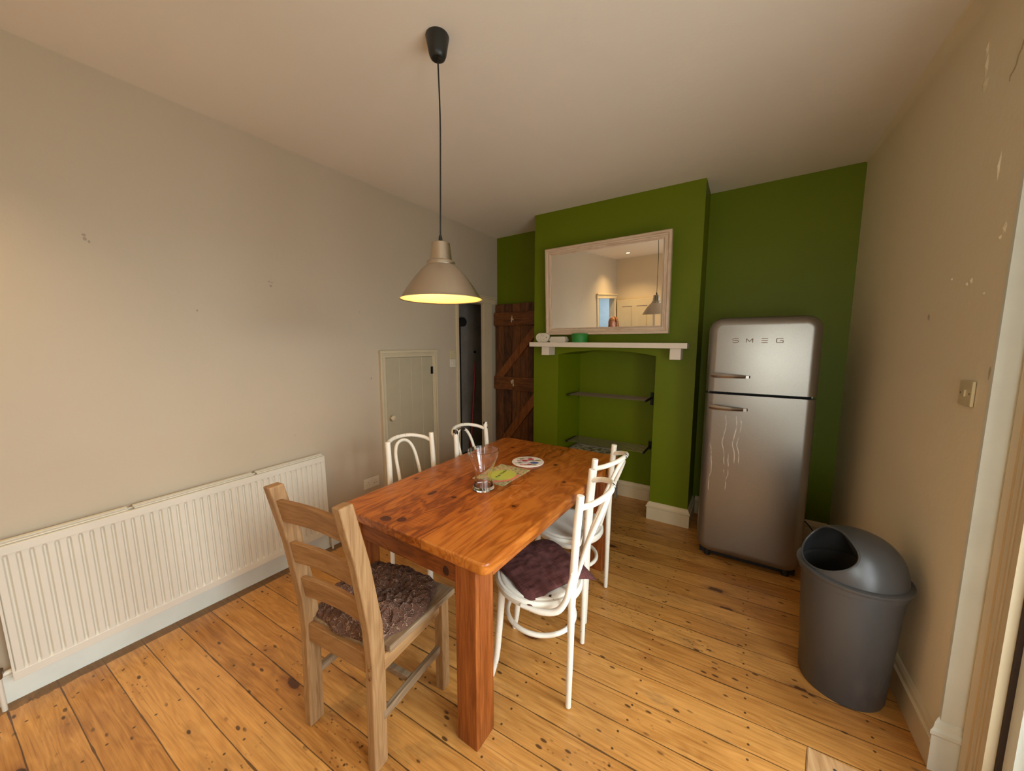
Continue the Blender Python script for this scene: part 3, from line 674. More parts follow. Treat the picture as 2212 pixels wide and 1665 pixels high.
# doorway behind, with its panelled door, and the hall beyond -----------------------
bm = bmesh.new(); box(bm, -0.1, 0.02, -0.40, -0.335, 0, 2.03); box(bm, -0.1, 0.02, -1.27, -1.20, 0, 2.03); box(bm, -0.1, 0.028, -1.29, -0.32, 2.0, 2.065); box(bm, 0, 0.045, -1.30, -0.31, 2.065, 2.085)
struct('trim_13', bm, 'cream_gloss', bevel=0.003)
bm = bmesh.new(); box(bm, -0.92, -0.88, -2.6, -0.1, 0, 2.4); box(bm, -0.9, -0.1, -0.14, -0.1, 0, 2.4); box(bm, -0.9, -0.1, -2.6, 0, 2.35, 2.4); box(bm, -0.14, -0.1, -2.6, Y0-0.12, 0, 2.4)
box(bm, -0.9, -0.1, -2.6, -2.55, 0, 2.4); struct('wall_hall', bm, 'hall_paint')
dl = bpy.data.objects.new('door_2', None); COL.objects.link(dl); dl['kind'] = 'structure'; dl.location = (0.03, Y0+0.05, 0)
bm = bmesh.new()
for a in ((0, 0.10, 0, 1.96), (0.60, 0.70, 0, 1.96), (0.305, 0.395, 0, 1.96), (0, 0.70, 1.83, 1.96), (0, 0.70, 0.75, 0.92), (0, 0.70, 0, 0.2)): box(bm, a[0], a[1], -0.02, 0.02, a[2], a[3])
mk('rails', bm, 'cream_gloss', dl, bevel=0.003)
mk('door_panel', B(0.05, 0.65, -0.008, 0.008, 0.1, 1.9), 'cream_gloss', dl)
bm = bmesh.new(); lathe(bm, [(0, 0), (0.012, 0), (0.012, 0.02), (0.028, 0.035), (0.028, 0.05), (0, 0.06)], n=20)
for v in bm.verts: v.co = Vector((v.co.x+0.65, v.co.z+0.02, v.co.y+1.0))
mk('knob', bm, 'chrome', dl, smooth=True)

# recessed spotlights over the rear part
def spot(x, y, label):
    r = thing('ceiling_spotlight', label, 'spotlight', (x, y, H))
    bm = bmesh.new(); lathe(bm, [(0.032, -0.001), (0.045, -0.004), (0.046, 0.0)], n=28); mk('rim', bm, 'chrome', r, smooth=True)
    bm = bmesh.new(); lathe(bm, [(0, -0.0025), (0.032, -0.002)], n=28); mk('lens', bm, 'bulb', r)
    l = bpy.data.lights.new('spot_lamp', 'SPOT'); l.energy = 62; l.color = (1.0, 0.68, 0.32); l.spot_size = 2.05; l.spot_blend = 0.8; l.shadow_soft_size = 0.03
    o = bpy.data.objects.new('spot_lamp', l); COL.objects.link(o); o.parent = r; o.location = (0, 0, -0.012)
spot(0.455, -0.68, 'recessed spotlight reflected in the mirror, above the head of the person')
# ------------------------------------------------------------------ radiator
rd = thing('radiator', 'long white ribbed panel radiator under the bare left wall', 'radiator', (0.0, -0.13, 0.128)); rd.rotation_euler = (math.radians(1.1), 0, 0)
L = 1.362
def rad_panel(x):
    bm = bmesh.new(); pitch = L/41.0; h = 0.578
    # cross-section with ribs along y
    prof = []
    for i in range(41):
        y0 = i*pitch
        for fr, dx in ((0.0, -0.006), (0.16, -0.006), (0.30, 0.004), (0.86, 0.004)): prof.append((y0+fr*pitch, dx))
    prof.append((L, -0.006)); rows = [(0.035, 0), (0.048, 1), (h-0.048, 1), (h-0.035, 0)]
    grid = []
    for z, k in rows: grid.append([bm.verts.new((x+(dx if k else 0.0045), y, z)) for y, dx in prof])
    for a, b in zip(grid, grid[1:]):
        for i in range(len(prof)-1): bm.faces.new((a[i], a[i+1], b[i+1], b[i]))
    box(bm, x-0.010, x+0.0055, 0, L, 0.0, 0.036); box(bm, x-0.010, x+0.0055, 0, L, h-0.036, h)
    box(bm, x-0.009, x+0.005, -0.001, 0.007, 0.0, h); box(bm, x-0.009, x+0.005, L-0.007, L+0.001, 0.0, h)
    box(bm, x-0.012, x-0.008, 0, L, 0, h)
    return bm
mk('front_panel', rad_panel(0.092), 'radiator_white', rd, bevel=0.0015)
mk('back_panel', B(0.03, 0.045, 0, L, 0.0, 0.578), 'radiator_white', rd, bevel=0.003)
bm = bmesh.new()
for i in range(70): y = 0.01+i*(L-0.02)/69; box(bm, 0.046, 0.08, y, y+0.001, 0.03, 0.55)
mk('convector_fins', bm, 'radiator_white', rd)
bm = bmesh.new()
for a, b in ((0.0, 0.395), (0.415, 0.93), (0.95, L)): box(bm, 0.034, 0.060, a, b, 0.578, 0.588); box(bm, 0.066, 0.079, a, b, 0.578, 0.584)
mk('top_grille', bm, 'radiator_white', rd, bevel=0.001)
for y, dy in ((-0.035, 1), (L+0.03, -1)):
    bm = bmesh.new(); tube(bm, [(0.06, y, -0.15), (0.06, y, 0.03)], 0.008, 10); tube(bm, [(0.06, y, 0.03), (0.06, y+dy*0.04, 0.03)], 0.011, 10)
    mk('pipe', bm, 'radiator_white', rd, smooth=True)
bm = bmesh.new(); lathe(bm, [(0, -0.01), (0.012, -0.01), (0.016, 0.0), (0.016, 0.028), (0.011, 0.032), (0, 0.032)], (0.06, -0.035, 0.03), 14); mk('valve', bm, 'chrome', rd, smooth=True)
bm = bmesh.new(); lathe(bm, [(0, 0.0), (0.012, 0.0), (0.014, 0.03), (0.01, 0.035), (0, 0.035)], (0.06, L+0.03, 0.03), 14); mk('valve', bm, 'plastic_white', rd, smooth=True)

# ------------------------------------------------------------------ fridge
FX0, FX1, FZ0, FZ1, FY = 2.338, 2.934, 0.055, 1.695, 2.635
fr = thing('fridge_freezer', 'tall silver retro fridge freezer with rounded edges beside the chimney breast', 'fridge', (0, 0, 0))
def rrect(x0, x1, z0, z1, r, k=8):
    out = []
    for cx, cz, a0 in ((x1-r, z1-r, 0), (x0+r, z1-r, 1), (x0+r, z0+r, 2), (x1-r, z0+r, 3)):
        for i in range(k+1):
            a = (a0+i/k)*PI/2; out.append((cx+r*math.cos(a), cz+r*math.sin(a)))
    return out
def door_slab(zlo, zhi):
    bm = bmesh.new(); rings = []; R = 0.055; depth = 0.085
    steps = [(0.0, depth)]+[(R*(1-math.cos(a)), R*(1-math.sin(a))) for a in [i*PI/2/10 for i in range(11)]]
    for ins, y in steps:
        rr = max(0.085-ins, 0.03); rings.append([bm.verts.new((x, FY+y, z)) for x, z in rrect(FX0+ins, FX1-ins, FZ0+ins, FZ1-ins, rr)])
    n = len(rings[0])
    for a, b in zip(rings, rings[1:]):
        for i in range(n): bm.faces.new((a[i], a[(i+1) % n], b[(i+1) % n], b[i]))
    bm.faces.new(rings[-1]); bm.faces.new(list(reversed(rings[0])))
    for z, s in ((zlo, -1), (zhi, 1)):
        if z is None: continue
        g = bm.verts[:]+bm.edges[:]+bm.faces[:]
        r = bmesh.ops.bisect_plane(bm, geom=g, plane_co=(0, 0, z), plane_no=(0, 0, s), clear_outer=True)
        ed = [e for e in r['geom_cut'] if isinstance(e, bmesh.types.BMEdge)]
        bmesh.ops.holes_fill(bm, edges=ed, sides=0)
    return bm
ud = mk('freezer_door', door_slab(1.205, None), 'fridge', fr, smooth=True)
ld = mk('fridge_door', door_slab(None, 1.188), 'fridge', fr, smooth=True)
bm = bmesh.new(); prism(bm, rrect(FX0+0.012, FX1-0.012, FZ0, FZ1-0.01, 0.09), 1, FY+0.10, 3.28)
mk('body', bm, 'fridge', fr, smooth=True)
bm = bmesh.new(); prism(bm, rrect(FX0+0.02, FX1-0.02, FZ0+0.01, FZ1-0.02, 0.085), 1, FY+0.084, FY+0.101); mk('door_seal', bm, 'rubber_dark', fr)
bm = bmesh.new(); box(bm, FX0+0.02, FX1-0.02, FY+0.08, 3.26, 0.015, 0.07); mk('plinth', bm, 'rubber_dark', fr)
for x in (FX0+0.07, FX1-0.07):
    bm = bmesh.new(); lathe(bm, [(0, 0), (0.022, 0), (0.022, 0.05), (0, 0.05)], (x, FY+0.09, 0), 14); mk('foot', bm, 'black_plastic', fr)
def handle(z, par):
    bm = bmesh.new(); n = 16; rows = []
    for i in range(n+1):
        u = i/n; x = 2.368+0.222*u; hh = 0.017*(1-0.5*u)*(0.55+0.45*math.sin(PI*min(0.5, u*2+0.12))); dep = 0.045*math.sin(PI*min(1, 0.12+u*0.88))**0.6
        zc = z-0.006*u
        rows.append([bm.verts.new((x, FY-dep, zc+hh)), bm.verts.new((x, FY-dep-0.006, zc)), bm.verts.new((x, FY-dep, zc-hh)), bm.verts.new((x, FY-dep+0.012, zc-hh*0.8)), bm.verts.new((x, FY-dep+0.012, zc+hh*0.8))])
    for a, b in zip(rows, rows[1:]):
        for k in range(5): bm.faces.new((a[k], a[(k+1) % 5], b[(k+1) % 5], b[k]))
    bm.faces.new(rows[0]); bm.faces.new(list(reversed(rows[-1])))
    box(bm, 2.375, 2.40, FY-0.03, FY+0.002, z-0.012, z+0.012); box(bm, 2.565, 2.583, FY-0.03, FY+0.002, z-0.014, z+0.004)
    mk('door_handle', bm, 'chrome', par, smooth=True)
handle(1.316, ud); handle(1.102, ld)
LT = {'S': [(1, 1, .15, 1), (.15, 1, 0, .85), (0, .85, 0, .65), (0, .65, .12, .52), (.12, .52, .88, .48), (.88, .48, 1, .35), (1, .35, 1, .15), (1, .15, .85, 0), (.85, 0, 0, 0)],
      'M': [(0, 0, 0, 1), (0, 1, .5, .25), (.5, .25, 1, 1), (1, 1, 1, 0)],
      'E': [(0, 1, 1, 1), (0, .5, 1, .5), (0, 0, 1, 0)],
      'G': [(1, 1, .12, 1), (.12, 1, 0, .88), (0, .88, 0, .12), (0, .12, .12, 0), (.12, 0, 1, 0), (1, 0, 1, .5), (1, .5, .5, .5)]}
for ch, x0 in (('S', 2.479), ('M', 2.555), ('E', 2.634), ('G', 2.711)):
    bm = bmesh.new()
    for a, b, c, d in LT[ch]: tube(bm, [(x0+a*0.033, FY-0.001, 1.531+b*0.025), (x0+c*0.033, FY-0.001, 1.531+d*0.025)], 0.0022, 6)
    mk('logo_letter', bm, 'chrome', ud)
bm = T(spline([(2.90, 3.30, 0.22), (2.99, 3.27, 0.20), (3.06, 3.18, 0.14), (3.10, 3.10, 0.03), (3.02, 3.04, 0.008), (2.96, 2.98, 0.008)], 8), 0.004, 8)
mk('power_cable', bm, 'black_plastic', fr, smooth=True)

# ------------------------------------------------------------------ pendant lamp
PX, PY = 1.43, 1.05
pl = thing('pendant_lamp', 'brushed aluminium dome pendant lamp on black cord, lit inside, over the table', 'lamp', (PX, PY, H))
bm = bmesh.new(); lathe(bm, [(0, 0), (0.045, 0), (0.047, -0.005), (0.035, -0.070), (0.029, -0.083), (0.024, -0.086), (0.010, -0.080), (0, -0.080)], n=40); mk('ceiling_rose', bm, 'black_plastic', pl, smooth=True)
mk('cord', T(spline([(0, 0, -0.08), (0.006, 0, -0.3), (0.002, 0, -0.5), (-0.006, 0, -0.78)], 8), 0.0032, 8), 'black_plastic', pl, smooth=True)
ZT = -0.804
bm = bmesh.new(); lathe(bm, [(0, 0.030), (0.005, 0.030), (0.008, 0.02), (0.009, 0.0), (0, 0.0)], (-0.006, 0, ZT), 18); mk('cord_grip', bm, 'black_plastic', pl, smooth=True)
prof = [(0.0, 0.0), (0.034, 0.0), (0.039, -0.004), (0.0435, -0.040), (0.048, -0.076), (0.057, -0.079), (0.0615, -0.085), (0.0615, -0.096), (0.066, -0.100), (0.086, -0.118), (0.111, -0.147), (0.134, -0.177), (0.154, -0.206), (0.169, -0.230), (0.1755, -0.240), (0.179, -0.242)]
sh = bmesh.new(); lathe(sh, prof, (-0.006, 0, ZT), 64); sd = mk('shade', sh, 'spun_aluminium', pl, smooth=True)
inn = [(0.1785, -0.2415), (0.1735, -0.2385)]+[(max(r-0.003, 0), z-0.003) for r, z in reversed(prof[:-2])]
sh = bmesh.new(); lathe(sh, inn, (-0.006, 0, ZT), 64); mk('shade_lining', sh, 'shade_inside', sd, smooth=True)
bm = bmesh.new(); lathe(bm, [(0, 0.0), (0.014, 0.0), (0.016, -0.03), (0.03, -0.06), (0.03, -0.075), (0.02, -0.095), (0, -0.10)], (-0.006, 0, ZT-0.06), 24); mk('light_bulb', bm, 'bulb', pl, smooth=True)
lp = bpy.data.lights.new('pendant_bulb', 'POINT'); lp.energy = 3.5; lp.color = (1.0, 0.60, 0.22); lp.shadow_soft_size = 0.035
lo = bpy.data.objects.new('pendant_bulb', lp); COL.objects.link(lo); lo.parent = pl; lo.location = (-0.006, 0, ZT-0.19)

# ------------------------------------------------------------------ mirror
n = Vector((-0.03, -1, -0.052)).normalized(); zx = Vector((0, 0, 1)); xx = zx.cross(-n).normalized()*-1
xx = Vector((1, 0, 0)); xx = (xx-n*xx.dot(n)).normalized(); zz = xx.cross(-n)*-1
zz = n.cross(xx)*-1 if n.cross(xx).z < 0 else n.cross(xx)
mc = Vector((1.477, 2.965-(2.0-2.0)*0.0-0.03*(0.027), 2.0))
mr = thing('wall_mirror', 'rectangular mirror in limed pinkish wood frame leaning forward over mantel', 'mirror')
mr.matrix_world = Matrix(((xx.x, -n.x, zz.x, mc.x), (xx.y, -n.y, zz.y, mc.y), (xx.z, -n.z, zz.z, mc.z), (0, 0, 0, 1)))
hw, hz = 0.553, 0.394; fwid = 0.064
mk('mirror_glass', B(-hw+0.05, hw-0.05, 0.0, 0.006, -hz+0.05, hz-0.05), 'mirror', mr)
def frame_side(kind):
    # mitred moulding: profile (distance from outer edge, projection toward the room)
    prof = [(0, 0.03), (0, -0.012), (0.006, -0.018), (0.020, -0.018), (0.026, -0.010), (0.034, -0.008), (0.040, -0.014), (0.050, -0.014), (0.056, -0.004), (fwid, -0.001), (fwid, 0.03)]
    bm = bmesh.new(); A = []; C_ = []
    for d, y in prof:
        if kind in ('top', 'bottom'):
            s = 1 if kind == 'top' else -1; A.append(bm.verts.new((-hw+d, y, s*(hz-d)))); C_.append(bm.verts.new((hw-d, y, s*(hz-d))))
        else:
            s = 1 if kind == 'right' else -1; A.append(bm.verts.new((s*(hw-d), y, -hz+d))); C_.append(bm.verts.new((s*(hw-d), y, hz-d)))
    bm.faces.new(A); bm.faces.new(list(reversed(C_)))
    for i in range(len(prof)): j = (i+1) % len(prof); bm.faces.new((A[i], A[j], C_[j], C_[i]))
    return bm
for k in ('top', 'bottom'): mk('frame_rail', frame_side(k), 'limed_frame', mr)
for k in ('left', 'right'): mk('frame_stile', frame_side(k), 'limed_frame_vertical', mr)
mk('hanging_bracket', B(-0.02, 0.02, 0.028, 0.10, hz-0.10, hz-0.06), 'black_metal', mr)

# ------------------------------------------------------------------ mantel shelf and things on it
ms = thing('mantel_shelf', 'white painted mantel shelf on two block brackets on green chimney breast', 'shelf', (0.79, 2.9, 1.497)); ms.rotation_euler = (0, math.radians(0.45), 0)
mk('shelf_board', B(0, 1.388, 0, 0.156, 0, 0.043), 'white_matt', ms, bevel=0.002)
mk('bracket', B(0.120, 0.200, 0.03, 0.156, -0.078, 0.0), 'white_matt', ms, bevel=0.002)
mk('bracket', B(1.262, 1.342, 0.03, 0.156, -0.088, 0.0), 'white_matt', ms, bevel=0.002)
def zsh(x): return 1.540-(x-0.79)*math.tan(math.radians(0.45))
# smoke alarm standing on its edge
al = thing('carbon_monoxide_alarm', 'white oval alarm standing on left end of mantel shelf', 'alarm', (0.912, 2.95, zsh(0.912)))
bm = bmesh.new()
o_ = []
for i in range(40):
    a = 2*PI*i/40; sx = 0.029 if math.cos(a) > 0 else -0.029; o_.append((sx+0.043*math.cos(a), 0.043+0.043*math.sin(a)))
prism(bm, o_, 1, -0.014, 0.02); mk('case', bm, 'plastic_white', al, bevel=0.006, seg=3, smooth=True)
bm = bmesh.new(); tube(bm, [(-0.03+0.017*math.cos(2*PI*i/20), -0.0145, 0.043+0.017*math.sin(2*PI*i/20)) for i in range(20)], 0.0016, 6, closed=True); mk('test_button', bm, 'plastic_aged', al)
for x, z, w, h in ((0.045, 0.045, 0.008, 0.013), (-0.005, 0.066, 0.018, 0.003), (0.012, 0.060, 0.012, 0.003), (-0.01, 0.018, 0.02, 0.002), (0.015, 0.024, 0.010, 0.002), (0.03, 0.02, 0.008, 0.002)): mk('printed_mark', B(x-w/2, x+w/2, -0.0148, -0.0138, z-h/2, z+h/2), 'alarm_print', al)
# lidded dish
ds = thing('butter_dish', 'small white lidded dish on mantel between alarm and green tin', 'dish', (1.082, 2.95, zsh(1.082)))
def taper(bm, w0, d0, w1, d1, z0, z1):
    v = [bm.verts.new((sx*w/2, sy*d/2, z)) for z, w, d in ((z0, w0, d0), (z1, w1, d1)) for sx, sy in ((-1, -1), (1, -1), (1, 1), (-1, 1))]
    bm.faces.new(v[:4][::-1]); bm.faces.new(v[4:])
    for i in range(4): bm.faces.new((v[i], v[(i+1) % 4], v[4+(i+1) % 4], v[4+i]))
bm = bmesh.new(); taper(bm, 0.145, 0.07, 0.165, 0.085, 0, 0.016); mk('base', bm, 'plastic_white', ds, bevel=0.003)
bm = bmesh.new(); taper(bm, 0.168, 0.088, 0.172, 0.09, 0.016, 0.022); taper(bm, 0.168, 0.086, 0.135, 0.06, 0.022, 0.052); mk('lid', bm, 'plastic_white', ds, bevel=0.004)
tn = thing('round_tin', 'round green lidded tin on the mantel shelf under the mirror', 'tin', (1.284, 2.962, zsh(1.30)))
bm = bmesh.new(); lathe(bm, [(0, 0), (0.070, 0), (0.072, 0.004), (0.072, 0.050), (0, 0.050)], n=48); mk('body', bm, 'green_tin', tn, smooth=True)
bm = bmesh.new(); lathe(bm, [(0, 0.050), (0.074, 0.046), (0.074, 0.076), (0.072, 0.079), (0, 0.079)], n=48); mk('lid', bm, 'green_tin', tn, smooth=True)

# ------------------------------------------------------------------ wire shelves in the niche
def rack(z, label):
    r = thing('wire_shelf', label, 'shelf', (1.466, 3.26, z))
    w = 0.372
    for s in (-1, 1):
        bm = bmesh.new(); box(bm, s*w-0.006, s*w+0.006, -0.125, 0.13, -0.010, 0.010); box(bm, s*w-0.012, s*w+0.012, 0.13, 0.152, -0.07 if z > 0.8 else -0.03, 0.05)
        mk('end_bracket', bm, 'black_metal', r, bevel=0.003)
    for i in range(7):
        y = -0.114+i*0.038; mk('rod', T([(-w, y, 0.004), (w, y, 0.004)], 0.0027, 8), 'steel_rod', r, smooth=True)
rack(1.02, 'upper black-ended steel rod shelf inside the green niche')
rack(0.55, 'lower black-ended steel rod shelf inside the green niche')
tr_ = thing('serving_tray', 'pale mottled tray top with grey rim low in niche beyond the table', 'tray', (1.35, 3.20, 0))
mk('tray_base', B(-0.22, 0.22, -0.13, 0.15, 0.455, 0.475), 'tray_print', tr_)
bm = bmesh.new(); box(bm, -0.235, 0.235, -0.145, -0.12, 0.45, 0.485); box(bm, -0.235, 0.235, 0.14, 0.16, 0.45, 0.485); box(bm, -0.235, -0.21, -0.12, 0.14, 0.45, 0.485); box(bm, 0.21, 0.235, -0.12, 0.14, 0.45, 0.485)
mk('tray_rim', bm, 'closet_grey', tr_, bevel=0.004)
for a in ((-0.2, -0.12), (0.2, -0.12), (-0.2, 0.13), (0.2, 0.13)): mk('leg', B(a[0]-0.012, a[0]+0.012, a[1]-0.012, a[1]+0.012, 0, 0.455), 'closet_grey', tr_)

# ------------------------------------------------------------------ dining table
tb = thing('dining_table', 'heavy orange-brown pine dining table with thick knotty plank top', 'table', (0, 0, 0))
def top_outline():
    X0a, X0b, X1a, X1b, Ya, Yb = 0.995, 0.955, 1.862, 1.895, 0.776, 2.245; r = 0.03; out = []
    cs = [(X1b, Yb, -1, -1, 0), (X0b, Yb, 1, -1, 1), (X0a, Ya, 1, 1, 2), (X1a, Ya, -1, 1, 3)]
    for x, y, sx, sy, q in cs:
        rr = 0.06 if q in (0, 1) else r
        for i in range(7):
            a = (q+i/6)*PI/2; out.append((x+sx*rr+rr*math.cos(a), y+sy*rr+rr*math.sin(a)))
    return out
bm = bmesh.new(); prism(bm, top_outline(), 2, 0.724, 0.77); mk('table_top', bm, 'table_top', tb, bevel=0.008, seg=3, smooth=True)
for x0, x1, y0, y1 in ((1.712, 1.81, 0.786, 0.894), (1.035, 1.133, 0.786, 0.894), (1.74, 1.838, 2.09, 2.20), (1.02, 1.118, 2.09, 2.20)):
    bm = B(x0, x1, y0, y1, 0.0, 0.724); mk('leg', bm, 'table_leg', tb, bevel=0.004)
mk('end_apron', B(1.133, 1.712, 0.80, 0.825, 0.635, 0.724), 'table_apron', tb, bevel=0.003)
mk('end_apron', B(1.118, 1.74, 2.16, 2.185, 0.635, 0.724), 'table_apron', tb, bevel=0.003)
bm = bmesh.new(); prism(bm, [(1.795, 0.894), (1.823, 2.09), (1.798, 2.09), (1.77, 0.894)], 2, 0.635, 0.724); mk('side_apron', bm, 'table_apron_side', tb, bevel=0.003)
bm = bmesh.new(); prism(bm, [(1.05, 0.894), (1.035, 2.09), (1.06, 2.09), (1.075, 0.894)], 2, 0.635, 0.724); mk('side_apron', bm, 'table_apron_side', tb, bevel=0.003)

# glass
gv = tag(thing('glass_beaker', 'clear flared waisted glass beside green place mat on the table', 'glass', (1.455, 1.297, 0.7705)))
prof_o = [(0.0, 0.0), (0.050, 0.0), (0.056, 0.004), (0.056, 0.012), (0.050, 0.030), (0.043, 0.052), (0.041, 0.075), (0.046, 0.100), (0.060, 0.135), (0.072, 0.165), (0.079, 0.195), (0.080, 0.210)]
prof_i = [(0.0775, 0.2105), (0.0765, 0.195), (0.0695, 0.165), (0.0575, 0.135), (0.0435, 0.100), (0.0385, 0.075), (0.0405, 0.052), (0.046, 0.032), (0.044, 0.020), (0.03, 0.014), (0, 0.013)]
bm = bmesh.new(); lathe(bm, prof_o+prof_i, n=64); go = mk('vessel', bm, 'glass', gv, smooth=True)
# place mats
pm = thing('place_mat', 'square place mat with green oval and pink band beside the glass', 'place mat', (1.418, 1.519, 0.771), 0.0)
bm = bmesh.new(); box(bm, -0.104, 0.104, -0.142, 0.145, 0, 0.004); mk('mat_board', bm, 'mat_print', pm, bevel=0.0015)
bm = bmesh.new(); v = [bm.verts.new((0.012+0.075*math.cos(2*PI*i/40), -0.01+0.085*math.sin(2*PI*i/40), 0.0046)) for i in range(40)]; bm.faces.new(v); mk('oval_label', bm, 'mat_lime', pm)
bm = bmesh.new(); a_ = []; b_ = []
for i in range(15):
    u = i/14; ang = -1.3+u*1.75; a_.append(bm.verts.new((0.0+0.088*math.cos(ang), -0.01+0.10*math.sin(ang), 0.0052))); b_.append(bm.verts.new((0.0+(0.088+0.017)*math.cos(ang), -0.01+0.125*math.sin(ang), 0.0052)))
for i in range(14): bm.faces.new((a_[i], a_[i+1], b_[i+1], b_[i]))
mk('pink_band', bm, 'mat_pink', pm)
fc = bpy.data.curves.new('mat_lettering', 'FONT'); fc.body = 'Pink Thistle'; fc.size = 0.026; fc.align_x = 'CENTER'; fc.extrude = 0.0002; fc.materials.append(M['mat_dark'])
tmp_ = bpy.data.objects.new('tmp_text', fc); me_ = bpy.data.meshes.new_from_object(tmp_); bpy.data.objects.remove(tmp_)
fo = bpy.data.objects.new('mat_lettering', me_); COL.objects.link(fo); fo.parent = pm; fo.location = (0.005, 0.0, 0.0052); fo.rotation_euler = (0, 0, PI/2+0.15)
rm = thing('round_board', 'round white board with red and blue spoon pattern on the table', 'place mat', (1.433, 1.79, 0.771), 0.35)
bm = bmesh.new(); lathe(bm, [(0, 0), (0.10, 0), (0.102, 0.003), (0.10, 0.006), (0, 0.006)], n=56); mk('board', bm, 'board_white', rm, smooth=True)
def spoon(x, y, l, w, m, ang, fork=False):
    bm = bmesh.new(); zt = 0.0068; c, s = math.cos(ang), math.sin(ang)
    def P(u, v): return (x+u*c-v*s, y+u*s+v*c, zt)
    vs = []
    for i in range(18): a = 2*PI*i/18; vs.append(bm.verts.new(P(w*1.9*math.cos(a), w*1.25*math.sin(a))))
    bm.faces.new(vs); q = [bm.verts.new(P(*t_)) for t_ in ((-l, -0.006), (-w, -0.003), (-w, 0.003), (-l, 0.006))]; bm.faces.new(q)
    mk('printed_spoon', bm, m, rm)
for a in ((0.01, 0.045, 0.07, 0.012, 'spoon_red'), (-0.02, 0.005, 0.05, 0.012, 'spoon_red'), (0.045, -0.02, 0.10, 0.015, 'spoon_blue'), (0.02, -0.055, 0.06, 0.009, 'spoon_red'), (0.06, 0.03, 0.07, 0.010, 'spoon_green'), (-0.045, -0.04, 0.03, 0.008, 'spoon_green'), (-0.05, 0.04, 0.03, 0.008, 'spoon_green'), (0.05, -0.055, 0.06, 0.008, 'spoon_green'), (0.0, 0.07, 0.05, 0.008, 'spoon_green'), (0.03, 0.015, 0.10, 0.006, 'spoon_blue')): spoon(a[0], a[1], a[2], a[3], a[4], 0.25)

# ------------------------------------------------------------------ bentwood chairs
def bentwood(label):
    r = thing('bentwood_chair', label, 'chair', group='white bentwood chairs at the table')
    P = 'chair_paint'
    bm = bmesh.new(); lathe(bm, [(0, 0.446), (0.15, 0.446), (0.175, 0.449), (0.182, 0.455), (0.178, 0.458), (0.165, 0.4585), (0.155, 0.4555), (0, 0.4545)], n=56); mk('seat', bm, P, r, smooth=True)
    bm = bmesh.new(); lathe(bm, [(0.178, 0.418), (0.198, 0.420), (0.203, 0.430), (0.202, 0.446), (0.194, 0.454), (0.180, 0.454), (0.176, 0.44)], n=56, close=True); mk('seat_rim', bm, P, r, smooth=True)
    for s in (-1, 1):
        mk('back_post', T(spline([(-0.181, s*0.175, 0.004), (-0.184, s*0.172, 0.22), (-0.186, s*0.169, 0.44), (-0.190, s*0.164, 0.60), (-0.199, s*0.161, 0.78), (-0.211, s*0.160, 0.93)], 7), [0.012, 0.0135, 0.0155, 0.016, 0.0165, 0.016]), P, r, smooth=True, bevel=0.003)
        mk('leg', T(spline([(0.178, s*0.150, 0.004), (0.160, s*0.138, 0.10), (0.148, s*0.130, 0.26), (0.138, s*0.122, 0.425)], 7), [0.0115, 0.0145, 0.016, 0.0165]), P, r, smooth=True)
        mk('hip_brace', T(spline([(0.02, s*0.206, 0.434), (-0.07, s*0.212, 0.434), (-0.135, s*0.207, 0.452), (-0.168, s*0.196, 0.500), (-0.180, s*0.187, 0.56), (-0.188, s*0.180, 0.605)], 6), [0.008, 0.0125, 0.0135, 0.0125, 0.011, 0.007]), P, r, smooth=True)
    mk('top_rail', T(spline([(-0.214, -0.156, 0.878), (-0.262, -0.135, 0.895), (-0.305, -0.075, 0.912), (-0.318, 0.0, 0.918), (-0.305, 0.075, 0.912), (-0.262, 0.135, 0.895), (-0.214, 0.156, 0.878)], 8), 0.0125), P, r, smooth=True)
    mk('back_hoop', T(spline([(-0.165, -0.080, 0.445), (-0.196, -0.078, 0.56), (-0.236, -0.076, 0.70), (-0.276, -0.070, 0.81), (-0.300, -0.045, 0.872), (-0.306, 0.0, 0.892), (-0.300, 0.045, 0.872), (-0.276, 0.070, 0.81), (-0.236, 0.076, 0.70), (-0.196, 0.078, 0.56), (-0.165, 0.080, 0.445)], 7), 0.0105), P, r, smooth=True)
    ring = [(-0.01+0.158*math.cos(a), 0.152*math.sin(a), 0.27) for a in [2*PI*i/48 for i in range(48)]]
    mk('stretcher_ring', T(ring, 0.0105, closed=True), P, r, smooth=True)
    return r
c1 = bentwood('white bentwood chair holding the maroon cushion, nearest on right side of table')
c1.location = (1.809, 1.259, 0); c1.rotation_euler = (0, 0, 3.361)
for lab, loc, rz, sc in (('white bentwood chair with bare round seat, further one on right side of table', (1.727, 1.778, 0), 3.14, 1.0),
                         ('chipped white bentwood chair in front of grey-green cupboard door, left of table', (0.997, 1.373, 0), -0.141, 1.0),
                         ('white bentwood chair with dark chipped hoop near closet doorway, far left of table', (1.116, 1.855, 0), -0.053, 1.0)):
    c = copy_tree(c1); c['label'] = lab; c.location = loc; c.rotation_euler = (0, 0, rz); c.scale = (sc, sc, 1)
    if 'chipped hoop' in lab:
        for q in c.children:
            if q.name.startswith(('back_hoop', 'back_post')): q.material_slots[0].link = 'OBJECT'; q.material_slots[0].material = M['chair_paint_worn']

